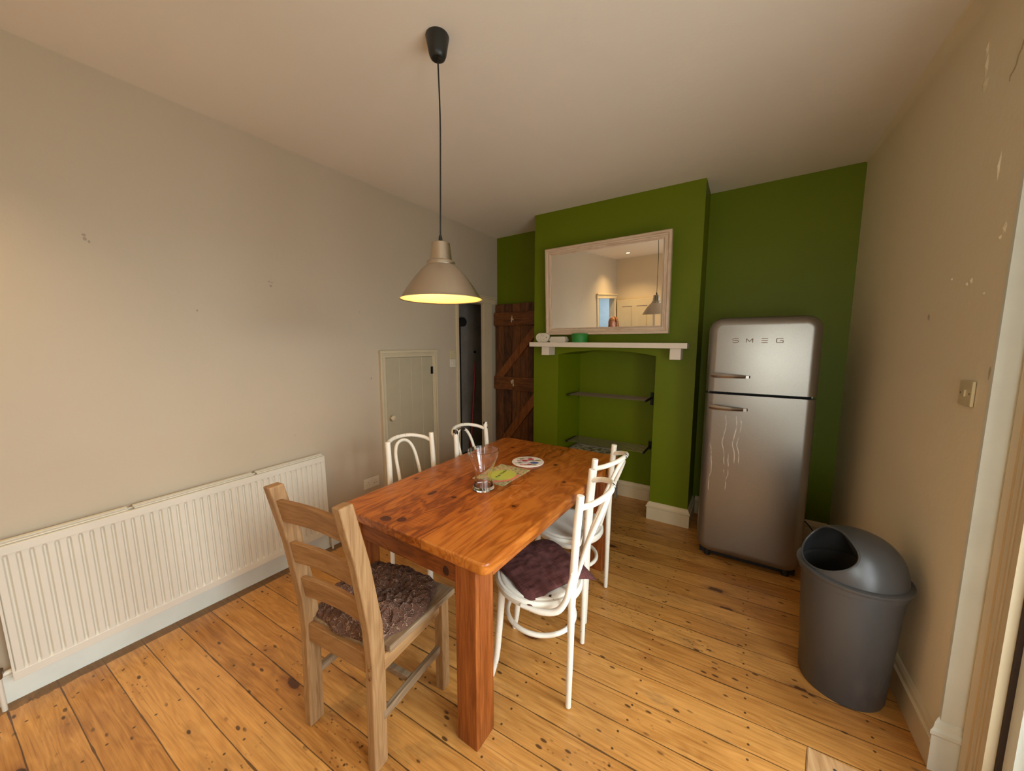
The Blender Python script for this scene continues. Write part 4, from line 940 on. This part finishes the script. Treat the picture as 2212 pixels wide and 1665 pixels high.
# ------------------------------------------------------------------ ladder-back chair
lc = thing('ladder_back_chair', 'pale oak ladder-back dining chair with three slats at near table end', 'chair', (1.355, 0.530, 0), 0.105)
def post(s):
    bm = bmesh.new(); w = 0.0195
    sec = [(0.0, -0.018, 0.042), (0.42, -0.010, 0.050), (0.55, -0.018, 0.044), (0.80, -0.055, 0.002), (1.025, -0.105, -0.052)]
    rows = []
    for z, yb_, yf in sec: rows.append([bm.verts.new((s*0.179+dx, y, z)) for dx, y in ((-w, yb_), (w, yb_), (w, yf), (-w, yf))])
    for a, b in zip(rows, rows[1:]):
        for k in range(4): bm.faces.new((a[k], a[(k+1) % 4], b[(k+1) % 4], b[k]))
    bm.faces.new(rows[0]); bm.faces.new(list(reversed(rows[-1])))
    for p_ in rows[-1]: p_.co.z -= 0.0
    return bm
for s in (-1, 1):
    mk('back_post', post(s), 'oak_pale', lc, bevel=0.006, seg=3)
    mk('leg', B(s*0.195-0.022, s*0.195+0.022, 0.345, 0.392, 0, 0.425), 'oak_pale', lc, bevel=0.004)
    mk('side_rail', B(s*0.19-0.012, s*0.19+0.012, 0.04, 0.35, 0.365, 0.425), 'oak_depth', lc, bevel=0.003)
    mk('side_stretcher', B(s*0.19-0.011, s*0.19+0.011, 0.03, 0.35, 0.175, 0.207), 'oak_grey', lc, bevel=0.003)
mk('cross_stretcher', B(-0.18, 0.18, 0.175, 0.20, 0.178, 0.204), 'oak_grey', lc, bevel=0.003)
def slat(z0, z1, y0, y1):
    bm = bmesh.new(); n = 12; rows = []
    for i in range(n+1):
        u = i/n; x = -0.162+0.324*u; bow = 0.012*math.sin(PI*u)
        rows.append([bm.verts.new((x, y0+bow, z0)), bm.verts.new((x, y0+bow+0.020, z0)), bm.verts.new((x, y1+bow+0.020, z1+0.0*math.sin(PI*u))), bm.verts.new((x, y1+bow, z1+0.0))])
    for a, b in zip(rows, rows[1:]):
        for k in range(4): bm.faces.new((a[k], a[(k+1) % 4], b[(k+1) % 4], b[k]))
    bm.faces.new(rows[0]); bm.faces.new(list(reversed(rows[-1])))
    return bm
mk('back_slat', slat(0.885, 0.972, -0.066, -0.084), 'oak_cross', lc, bevel=0.003)
mk('back_slat', slat(0.712, 0.798, -0.034, -0.050), 'oak_cross', lc, bevel=0.003)
mk('back_slat', slat(0.555, 0.642, -0.004, -0.018), 'oak_cross', lc, bevel=0.003)
mk('back_rail', B(-0.17, 0.17, 0.0, 0.024, 0.365, 0.440), 'oak_cross', lc, bevel=0.003)
mk('front_rail', B(-0.175, 0.175, 0.360, 0.384, 0.365, 0.425), 'oak_cross', lc, bevel=0.003)
bm = bmesh.new(); prism(bm, [(-0.165, 0.02), (0.165, 0.02), (0.165, 0.055), (0.215, 0.055), (0.235, 0.415), (-0.235, 0.415), (-0.215, 0.055), (-0.165, 0.055)], 2, 0.425, 0.450); mk('seat', bm, 'oak_grey', lc, bevel=0.004)
for z in (0.41, 0.375):
    bm = bmesh.new(); lathe(bm, [(0, 0), (0.005, 0), (0.005, 0.003), (0, 0.003)], n=12)
    for v in bm.verts: v.co = Vector((0.19+v.co.x, -0.0155-v.co.z, z+v.co.y))
    mk('screw_plug', bm, 'brown_ledge', lc)

# cushions ---------------------------------------------------------------------
def cushion(name, label, loc, rotz, w, d, h, mat, fold, seed, zfun=None, n=90, pinch=0.35):
    bm = bmesh.new(); G = [[None]*(n+1) for _ in range(n+1)]; G2 = [[None]*(n+1) for _ in range(n+1)]
    for i in range(n+1):
        for j in range(n+1):
            u = i/n*2-1; v = j/n*2-1
            px = u*w/2*(1-0.06*(1-v*v)*0+0.05*noise.noise(Vector((v*1.5, seed, 0)))); py = v*d/2*(1+0.05*noise.noise(Vector((u*1.5, seed+9, 0))))
            # edges drawn in between the corners
            px *= 1-0.07*(1-abs(v)**2); py *= 1-0.07*(1-abs(u)**2)
            e = max(0.0, (1-abs(u)**5)*(1-abs(v)**5))**pinch
            q = Vector((px*7, py*7, seed))
            f = fold*(noise.noise(q)+0.5*noise.noise(q*2.3)+0.3*noise.noise(q*5.2))
            base = zfun(px, py) if zfun else 0
            G[i][j] = bm.verts.new((px, py, base+0.004+e*(h+f))); G2[i][j] = bm.verts.new((px, py, base+0.0015+0.0*e)) if 0 < i < n and 0 < j < n else G[i][j]
    for i in range(n):
        for j in range(n):
            bm.faces.new((G[i][j], G[i+1][j], G[i+1][j+1], G[i][j+1]))
            q = [G2[i][j], G2[i][j+1], G2[i+1][j+1], G2[i+1][j]]
            if len(set(q)) == 4:
                try: bm.faces.new(q)
                except ValueError: pass
    o = mk(name, bm, mat, loc=loc, rotz=rotz, smooth=True)
    return tag(o, label, 'cushion')
def ruched():
    # loose crinkled cover spread over the oak seat
    bm = bmesh.new(); n = 150; G = [[None]*(n+1) for _ in range(n+1)]; sd = 4.2
    for i in range(n+1):
        for j in range(n+1):
            u = i/n*2-1; v = j/n*2-1
            a = u*math.sqrt(1-v*v*0.40); b = v*math.sqrt(1-u*u*0.40)
            k = 1+0.10*noise.noise(Vector((a*2.1, b*2.1, sd)))
            px = a*0.228*k-0.01; py = 0.215+b*0.205*k
            e = max(0.0, (1-abs(u)**6)*(1-abs(v)**6))**0.4
            q = Vector((px*6, py*6, sd))
            fold = 0.028*noise.noise(q)+0.020*abs(noise.noise(q*1.9+Vector((3, 1, 0))))
            cr = 0.0075*(1-abs(noise.noise(Vector((px*34, py*22, 1.7))))*3.2)+0.005*(1-abs(noise.noise(Vector((px*24+7, py*38, 6.1))))*3.2)
            G[i][j] = bm.verts.new((px, py, 0.4515+e*(0.028+fold+cr*1.0)))
    for i in range(n):
        for j in range(n): bm.faces.new((G[i][j], G[i+1][j], G[i+1][j+1], G[i][j+1]))
    rim = [G[i][0] for i in range(n+1)]+[G[n][j] for j in range(1, n+1)]+[G[i][n] for i in range(n-1, -1, -1)]+[G[0][j] for j in range(n-1, 0, -1)]
    bm.faces.new(rim)
    o = mk('ruched_cushion', bm, 'ruched_fabric', loc=(1.355, 0.530, 0), rotz=0.105, smooth=True)
    return tag(o, 'crinkled dark brown fabric cushion heaped on the oak ladder-back chair seat', 'cushion')
ruched()
def droop(px, py):
    r = math.hypot(px, py); return -0.45*max(0, r-0.20)
cushion('maroon_cushion', 'thin square maroon cotton cushion with pointed corners on bentwood chair', (1.785, 1.305, 0.459), math.radians(-26), 0.385, 0.385, 0.024, 'maroon_cotton', 0.016, 2.0, droop, pinch=0.5)

# ------------------------------------------------------------------ bin
bn = thing('kitchen_bin', 'dark grey plastic dome-top bin with open swing flap by right wall', 'bin', (3.006, 1.911, 0))
bm = bmesh.new(); lathe(bm, [(0, 0.004), (0.138, 0.004), (0.143, 0.0), (0.147, 0.012), (0.171, 0.505), (0.180, 0.508), (0.182, 0.530), (0.176, 0.532), (0.167, 0.525), (0.142, 0.02), (0, 0.016)], n=80); mk('body', bm, 'bin', bn, smooth=True)
def dome():
    bm = bmesh.new(); nu, nv = 120, 48; R, Hh, z0 = 0.174, 0.170, 0.545
    rows = []
    def P(a, t, off=0): 
        ph = t*PI/2; rr = (R-off)*math.cos(ph)**0.75 if ph < PI/2-1e-4 else 0.0; return Vector((rr*math.cos(a), rr*math.sin(a), z0+(Hh-off)*math.sin(ph)))
    # opening: an oval window cut into the side towards the camera's left
    A0 = math.radians(205)
    def inside(a, t):
        p = P(a, t); d = Vector((math.cos(A0), math.sin(A0), 0)); s = Vector((-math.sin(A0), math.cos(A0), 0))
        lat = p.dot(s); f = p.dot(d); zz_ = p.z-z0
        if f < -0.02: return False
        return (lat/0.128)**2+((zz_-0.088)/0.078)**2 < 1.0
    vs = {}
    def V(i, j, off):
        key = (i % nu, j, off)
        if j == nv: key = (0, nv, off)
        if key not in vs: vs[key] = bm.verts.new(P(2*PI*(i % nu)/nu, j/nv, off))
        return vs[key]
    keep = [[not inside(2*PI*(i+0.5)/nu, (j+0.5)/nv) for j in range(nv)] for i in range(nu)]
    for off in (0, 0.003):
        for i in range(nu):
            for j in range(nv):
                if not keep[i][j]: continue
                q = [V(i, j, off), V(i+1, j, off), V(i+1, j+1, off), V(i, j+1, off)] if j < nv-1 else [V(i, j, off), V(i+1, j, off), V(i, j+1, off)]
                bm.faces.new(q if off == 0 else q[::-1])
    for i in range(nu):
        for j in range(nv-1):
            if not keep[i][j]: continue
            if not keep[(i+1) % nu][j]: bm.faces.new((V(i+1, j, 0), V(i+1, j+1, 0), V(i+1, j+1, .003), V(i+1, j, .003)))
            if not keep[(i-1) % nu][j]: bm.faces.new((V(i, j, 0), V(i, j+1, 0), V(i, j+1, .003), V(i, j, .003)))
            if j+1 < nv and not keep[i][j+1]: bm.faces.new((V(i, j+1, 0), V(i+1, j+1, 0), V(i+1, j+1, .003), V(i, j+1, .003)))
            if j > 0 and not keep[i][j-1]: bm.faces.new((V(i, j, 0), V(i+1, j, 0), V(i+1, j, .003), V(i, j, .003)))
    # smooth the stair-stepped rim of the opening
    for _ in range(6):
        new = {}
        for (i, j, off), v in vs.items():
            bd = [e for e in v.link_edges if len(set(f.normal.to_tuple(1) for f in e.link_faces)) >= 0]
        break
    lathe(bm, [(0.176, 0.530), (0.187, 0.531), (0.190, 0.536), (0.190, 0.545), (0.183, 0.549), (0.174, 0.551), (0.170, 0.545)], n=nu, close=True)
    return bm, P, inside, nu, nv, A0, z0
bmd, Pd, ins, nu, nv, A0, z0 = dome()
dm = mk('dome_lid', bmd, 'bin', bn, smooth=True)
# smooth rim bead around the opening, and the flap tipped inwards
d_ = Vector((math.cos(A0), math.sin(A0), 0)); s_ = Vector((-math.sin(A0), math.cos(A0), 0)); bead = []
for k in range(72):
    a = 2*PI*k/72; lat = 0.128*math.cos(a); zz_ = 0.088+0.078*math.sin(a); zz_ = max(min(zz_, 0.168), 0.004)
    ph = math.asin(min(1, zz_/0.170)); rr = 0.174*max(math.cos(ph), 1e-4)**0.75
    f_ = math.sqrt(max(rr*rr-lat*lat, 0)); 
    if abs(lat) > rr: lat = rr*(1 if lat > 0 else -1)
    bead.append(d_*f_+s_*lat+Vector((0, 0, z0+zz_)))
mk('opening_rim', T(bead, 0.0042, 8, closed=True), 'bin', dm, smooth=True)
bm = bmesh.new(); n_ = 16; G = []
for i in range(n_+1):
    row = []
    for j in range(n_+1):
        u = i/n_*2-1; v = j/n_; lat = 0.115*u*math.sqrt(max(0, 1-(v*0.9)**2)+0.02); row.append(bm.verts.new(d_*(-0.01-0.05*v)+s_*lat+Vector((0, 0, z0+0.135-0.11*v+0.015*math.sin(PI*v)))))
    G.append(row)
for i in range(n_):
    for j in range(n_): bm.faces.new((G[i][j], G[i+1][j], G[i+1][j+1], G[i][j+1]))
fl = mk('swing_flap', bm, 'bin', bn, smooth=True); sm_ = fl.modifiers.new('solid', 'SOLIDIFY'); sm_.thickness = 0.003
mk('bin_liner', T(spline([Vector((0.16*math.cos(a), 0.16*math.sin(a), 0.52+0.005*math.sin(a*9))) for a in [3.35+0.55*k/8 for k in range(9)]], 3), 0.003, 6), 'plastic_white', bn)

# ------------------------------------------------------------------ wooden stool, only a corner shows
st = thing('wooden_stool', 'pale wooden stool with one corner showing at bottom edge near the glazed door', 'stool', (2.79, 0.605, 0), math.radians(6))
bm = bmesh.new(); prism(bm, [(0.0, 0.0), (0.36, 0.0), (0.36, 0.36), (0.18, 0.375), (0.012, 0.395), (-0.012, 0.30), (-0.014, 0.15)], 2, 0.43, 0.46); mk('seat', bm, 'oak_depth', st, bevel=0.004)
for x, y in ((0.03, 0.03), (0.32, 0.03), (0.03, 0.32), (0.32, 0.32)): mk('leg', B(x-0.018, x+0.018, y-0.018, y+0.018, 0, 0.43), 'oak_pale', st, bevel=0.003)
bm = bmesh.new(); lathe(bm, [(0, 0.4602), (0.0035, 0.4606), (0, 0.4608)], (0.06, 0.355, 0), 10); mk('screw_hole', bm, 'frame_gap', st)

# ------------------------------------------------------------------ person seen in the mirror
pr = thing('person', 'person with long reddish-brown hair seen only as a reflection in the mirror', 'person', (0.215, -0.62, 0), math.radians(-12)); pr.scale = (0.98, 0.98, 0.977)
def skin(name, chains, mat, parent, sub=2, extra=None):
    """chains: list of [(co, r)...] ; connected by shared coordinates"""
    me = bpy.data.meshes.new(name); vs = []; es = []; rs = []; idx = {}
    for ch in chains:
        last = None
        for co, r in ch:
            k = tuple(round(c, 4) for c in co)
            if k not in idx: idx[k] = len(vs); vs.append(co); rs.append(r)
            if last is not None and last != idx[k]: es.append((last, idx[k]))
            last = idx[k]
    me.from_pydata(vs, es, []); o = bpy.data.objects.new(name, me); COL.objects.link(o); o.parent = parent
    me.materials.append(M[mat]); m = o.modifiers.new('skin', 'SKIN'); m.use_smooth_shade = True
    for i, r in enumerate(rs): 
        sv = me.skin_vertices[0].data[i]; sv.radius = r if isinstance(r, tuple) else (r, r); sv.use_root = (i == 0)
    s = o.modifiers.new('sub', 'SUBSURF'); s.levels = sub; s.render_levels = sub
    return o
pel = (0, 0, 0.90); ch = (0, 0.01, 1.22); sh_ = (0, 0, 1.34); nk = (0, 0.005, 1.42)
trunk = [(pel, (0.15, 0.105)), ((0, 0, 1.05), (0.125, 0.09)), (ch, (0.15, 0.10)), (sh_, (0.12, 0.08)), (nk, 0.048), ((0, 0.015, 1.47), 0.046)]
chains = [trunk]; cl_t = [[((0, 0, 0.88), (0.172, 0.128)), ((0, 0, 0.96), (0.165, 0.122)), ((0, 0, 1.08), (0.146, 0.112)), (ch, (0.166, 0.118)), (sh_, (0.136, 0.096)), ((0, 0.004, 1.395), (0.082, 0.072)), ((0, 0.006, 1.425), (0.066, 0.062))]]
cl_l = [[(pel, (0.162, 0.118))]]
for s in (-1, 1):
    arm = [(sh_, (0.12, 0.08)), ((s*0.15, 0, 1.335), 0.052), ((s*0.19, -0.01, 1.20), 0.045), ((s*0.205, -0.01, 1.06), 0.038), ((s*0.21, 0.01, 0.95), 0.033), ((s*0.212, 0.035, 0.85), 0.024), ((s*0.212, 0.045, 0.80), 0.022)]
    chains.append(arm); cl_t.append([(a, (r[0]+0.016, r[1]+0.016) if isinstance(r, tuple) else r+0.011) for a, r in arm[:6]])
    leg = [(pel, (0.15, 0.105)), ((s*0.085, 0, 0.82), 0.082), ((s*0.09, 0.015, 0.48), 0.052), ((s*0.095, 0, 0.30), 0.05), ((s*0.10, -0.01, 0.085), 0.034), ((s*0.105, 0.05, 0.045), 0.032), ((s*0.115, 0.13, 0.035), 0.028)]
    chains.append(leg); cl_l.append([(a, (r[0]+0.01, r[1]+0.01) if isinstance(r, tuple) else r+0.012) for a, r in leg[:5]])
    bm = bmesh.new(); bmesh.ops.create_uvsphere(bm, u_segments=20, v_segments=12, radius=1)
    for v in bm.verts: v.co = Vector((s*0.11+v.co.x*0.045, 0.07+v.co.y*0.125, max(0.045+v.co.z*0.048, 0.002)))
    mk('shoe', bm, 'shoe', pr, smooth=True)
body = skin('body', chains, 'skin', pr)
mk_j = skin('jumper', cl_t, 'jumper', pr); mk_t = skin('trousers', cl_l, 'trousers', pr)
# relaxed hands with five separate fingers
for s in (-1, 1):
    w0 = (s*0.212, 0.047, 0.79); w1 = (s*0.210, 0.060, 0.735)
    cs = [[(w0, (0.016, 0.030)), (w1, (0.014, 0.036))]]
    for dy, ln in ((0.028, 0.072), (0.010, 0.080), (-0.009, 0.074), (-0.027, 0.058)):
        y = w1[1]+dy; cs.append([(w1, (0.014, 0.036)), ((w1[0]-s*0.002, y, w1[2]-0.02), 0.0088), ((w1[0]-s*0.008, y+0.004, w1[2]-0.02-ln*0.5), 0.0082), ((w1[0]-s*0.024, y+0.005, w1[2]-0.02-ln), 0.0072)])
    cs.append([(w0, (0.016, 0.030)), ((w0[0]-s*0.012, w0[1]+0.036, w0[2]-0.022), 0.010), ((w0[0]-s*0.022, w0[1]+0.045, w0[2]-0.055), 0.0085)])
    skin('hand', cs, 'skin', pr, 2)
# head
HC = Vector((0, 0.03, 1.565))
bm = bmesh.new(); bmesh.ops.create_uvsphere(bm, u_segments=48, v_segments=32, radius=1)
for v in bm.verts:
    x, y, z = v.co
    w = 0.076*(1-0.20*max(0, -z)**1.5); X = x*w; Y = y*0.095; Z = z*0.118
    if y > 0: Y *= 1-0.10*max(0, z)*0.6; 
    if z < -0.2: Y += 0.010*max(0, y)*(-z)
    # nose, brow, eye sockets, lips, chin, cheeks
    g = lambda cx, cz, sx, sz: math.exp(-(((x-cx)/sx)**2+((z-cz)/sz)**2)) if y > 0 else 0
    Y += 0.024*g(0, -0.22, 0.13, 0.10)+0.012*g(0, -0.08, 0.09, 0.16)+0.005*g(0, 0.14, 0.5, 0.08)
    Y -= 0.010*(g(0.38, -0.01, 0.16, 0.10)+g(-0.38, -0.01, 0.16, 0.10))
    Y += 0.007*g(0, -0.50, 0.2, 0.05)+0.006*g(0, -0.60, 0.18, 0.05)+0.010*g(0, -0.85, 0.2, 0.12)-0.004*g(0, -0.72, 0.2, 0.04)
    v.co = HC+Vector((X, Y, Z))
hd = mk('head', bm, 'skin', pr, smooth=True)
for s in (-1, 1):
    bm = bmesh.new(); bmesh.ops.create_uvsphere(bm, u_segments=16, v_segments=10, radius=1)
    for v in bm.verts: v.co = HC+Vector((s*0.029+v.co.x*0.0125, 0.076+v.co.y*0.010, 0.0+v.co.z*0.0075))
    ey = mk('eye', bm, 'eye_white', hd, smooth=True)
    bm = bmesh.new(); bmesh.ops.create_uvsphere(bm, u_segments=12, v_segments=8, radius=1)
    for v in bm.verts: v.co = HC+Vector((s*0.029+v.co.x*0.0055, 0.0838+v.co.y*0.003, 0.0+v.co.z*0.0055))
    mk('iris', bm, 'eye_dark', hd, smooth=True)
    mk('eyebrow', T(spline([HC+Vector((s*0.014, 0.088, 0.019)), HC+Vector((s*0.03, 0.084, 0.024)), HC+Vector((s*0.046, 0.072, 0.019))], 5), [0.0028, 0.0028, 0.0015], 8), 'hair', hd, smooth=True)
    bm = bmesh.new(); bmesh.ops.create_uvsphere(bm, u_segments=12, v_segments=10, radius=1)
    for v in bm.verts: v.co = HC+Vector((s*0.077+v.co.x*0.008, -0.002+v.co.y*0.018, -0.01+v.co.z*0.028))
    mk('ear', bm, 'skin', hd, smooth=True)
bm = bmesh.new(); bmesh.ops.create_uvsphere(bm, u_segments=16, v_segments=10, radius=1)
for v in bm.verts: v.co = HC+Vector((v.co.x*0.024, 0.086+v.co.y*0.008-abs(v.co.x)*0.006, -0.065+v.co.z*0.0075))
mk('lips', bm, 'lip', hd, smooth=True)
bm = bmesh.new(); nu_, nv_ = 56, 26; rows = []
for j in range(nv_+1):
    v = j/nv_; row = []
    for i in range(nu_+1):
        u = i/nu_; a = -PI/2-2.28*(u*2-1)   # leaves the face open (+y)
        z = 0.135-0.42*v; 
        top = math.sqrt(max(0, 1-((z-0.02)/0.118)**2)) if z > 0.02 else 1.0
        rx = 0.092*top+0.055*max(0, v-0.35); ry = 0.110*top+0.006+0.02*max(0, v-0.5); 
        n1_ = 0.014*noise.noise(Vector((a*3, v*3, 2)))+0.008*noise.noise(Vector((a*14, v*2, 5)))
        edge = 1.0
        row.append(bm.verts.new(HC+Vector(((rx+n1_)*math.cos(a)*edge, (ry+n1_)*math.sin(a), z+0.0))))
    rows.append(row)
for a, b in zip(rows, rows[1:]):
    for i in range(nu_): bm.faces.new((a[i], a[i+1], b[i+1], b[i]))
hr = mk('hair', bm, 'hair', hd, smooth=True); sm2 = hr.modifiers.new('solid', 'SOLIDIFY'); sm2.thickness = 0.014; sm2.offset = -1
bm = bmesh.new(); bmesh.ops.create_uvsphere(bm, u_segments=32, v_segments=20, radius=1)
for v in list(bm.verts):
    v.co = Vector((v.co.x*0.088, v.co.y*0.108-0.006, v.co.z*0.128+0.004))
bmesh.ops.delete(bm, geom=[v for v in bm.verts if v.co.z < 0.055+max(0, -v.co.y)*0.0 and v.co.y > 0.0 or v.co.z < -0.02], context='VERTS')
for v in bm.verts: v.co = v.co+HC
mk('hair_crown', bm, 'hair', hr, smooth=True)
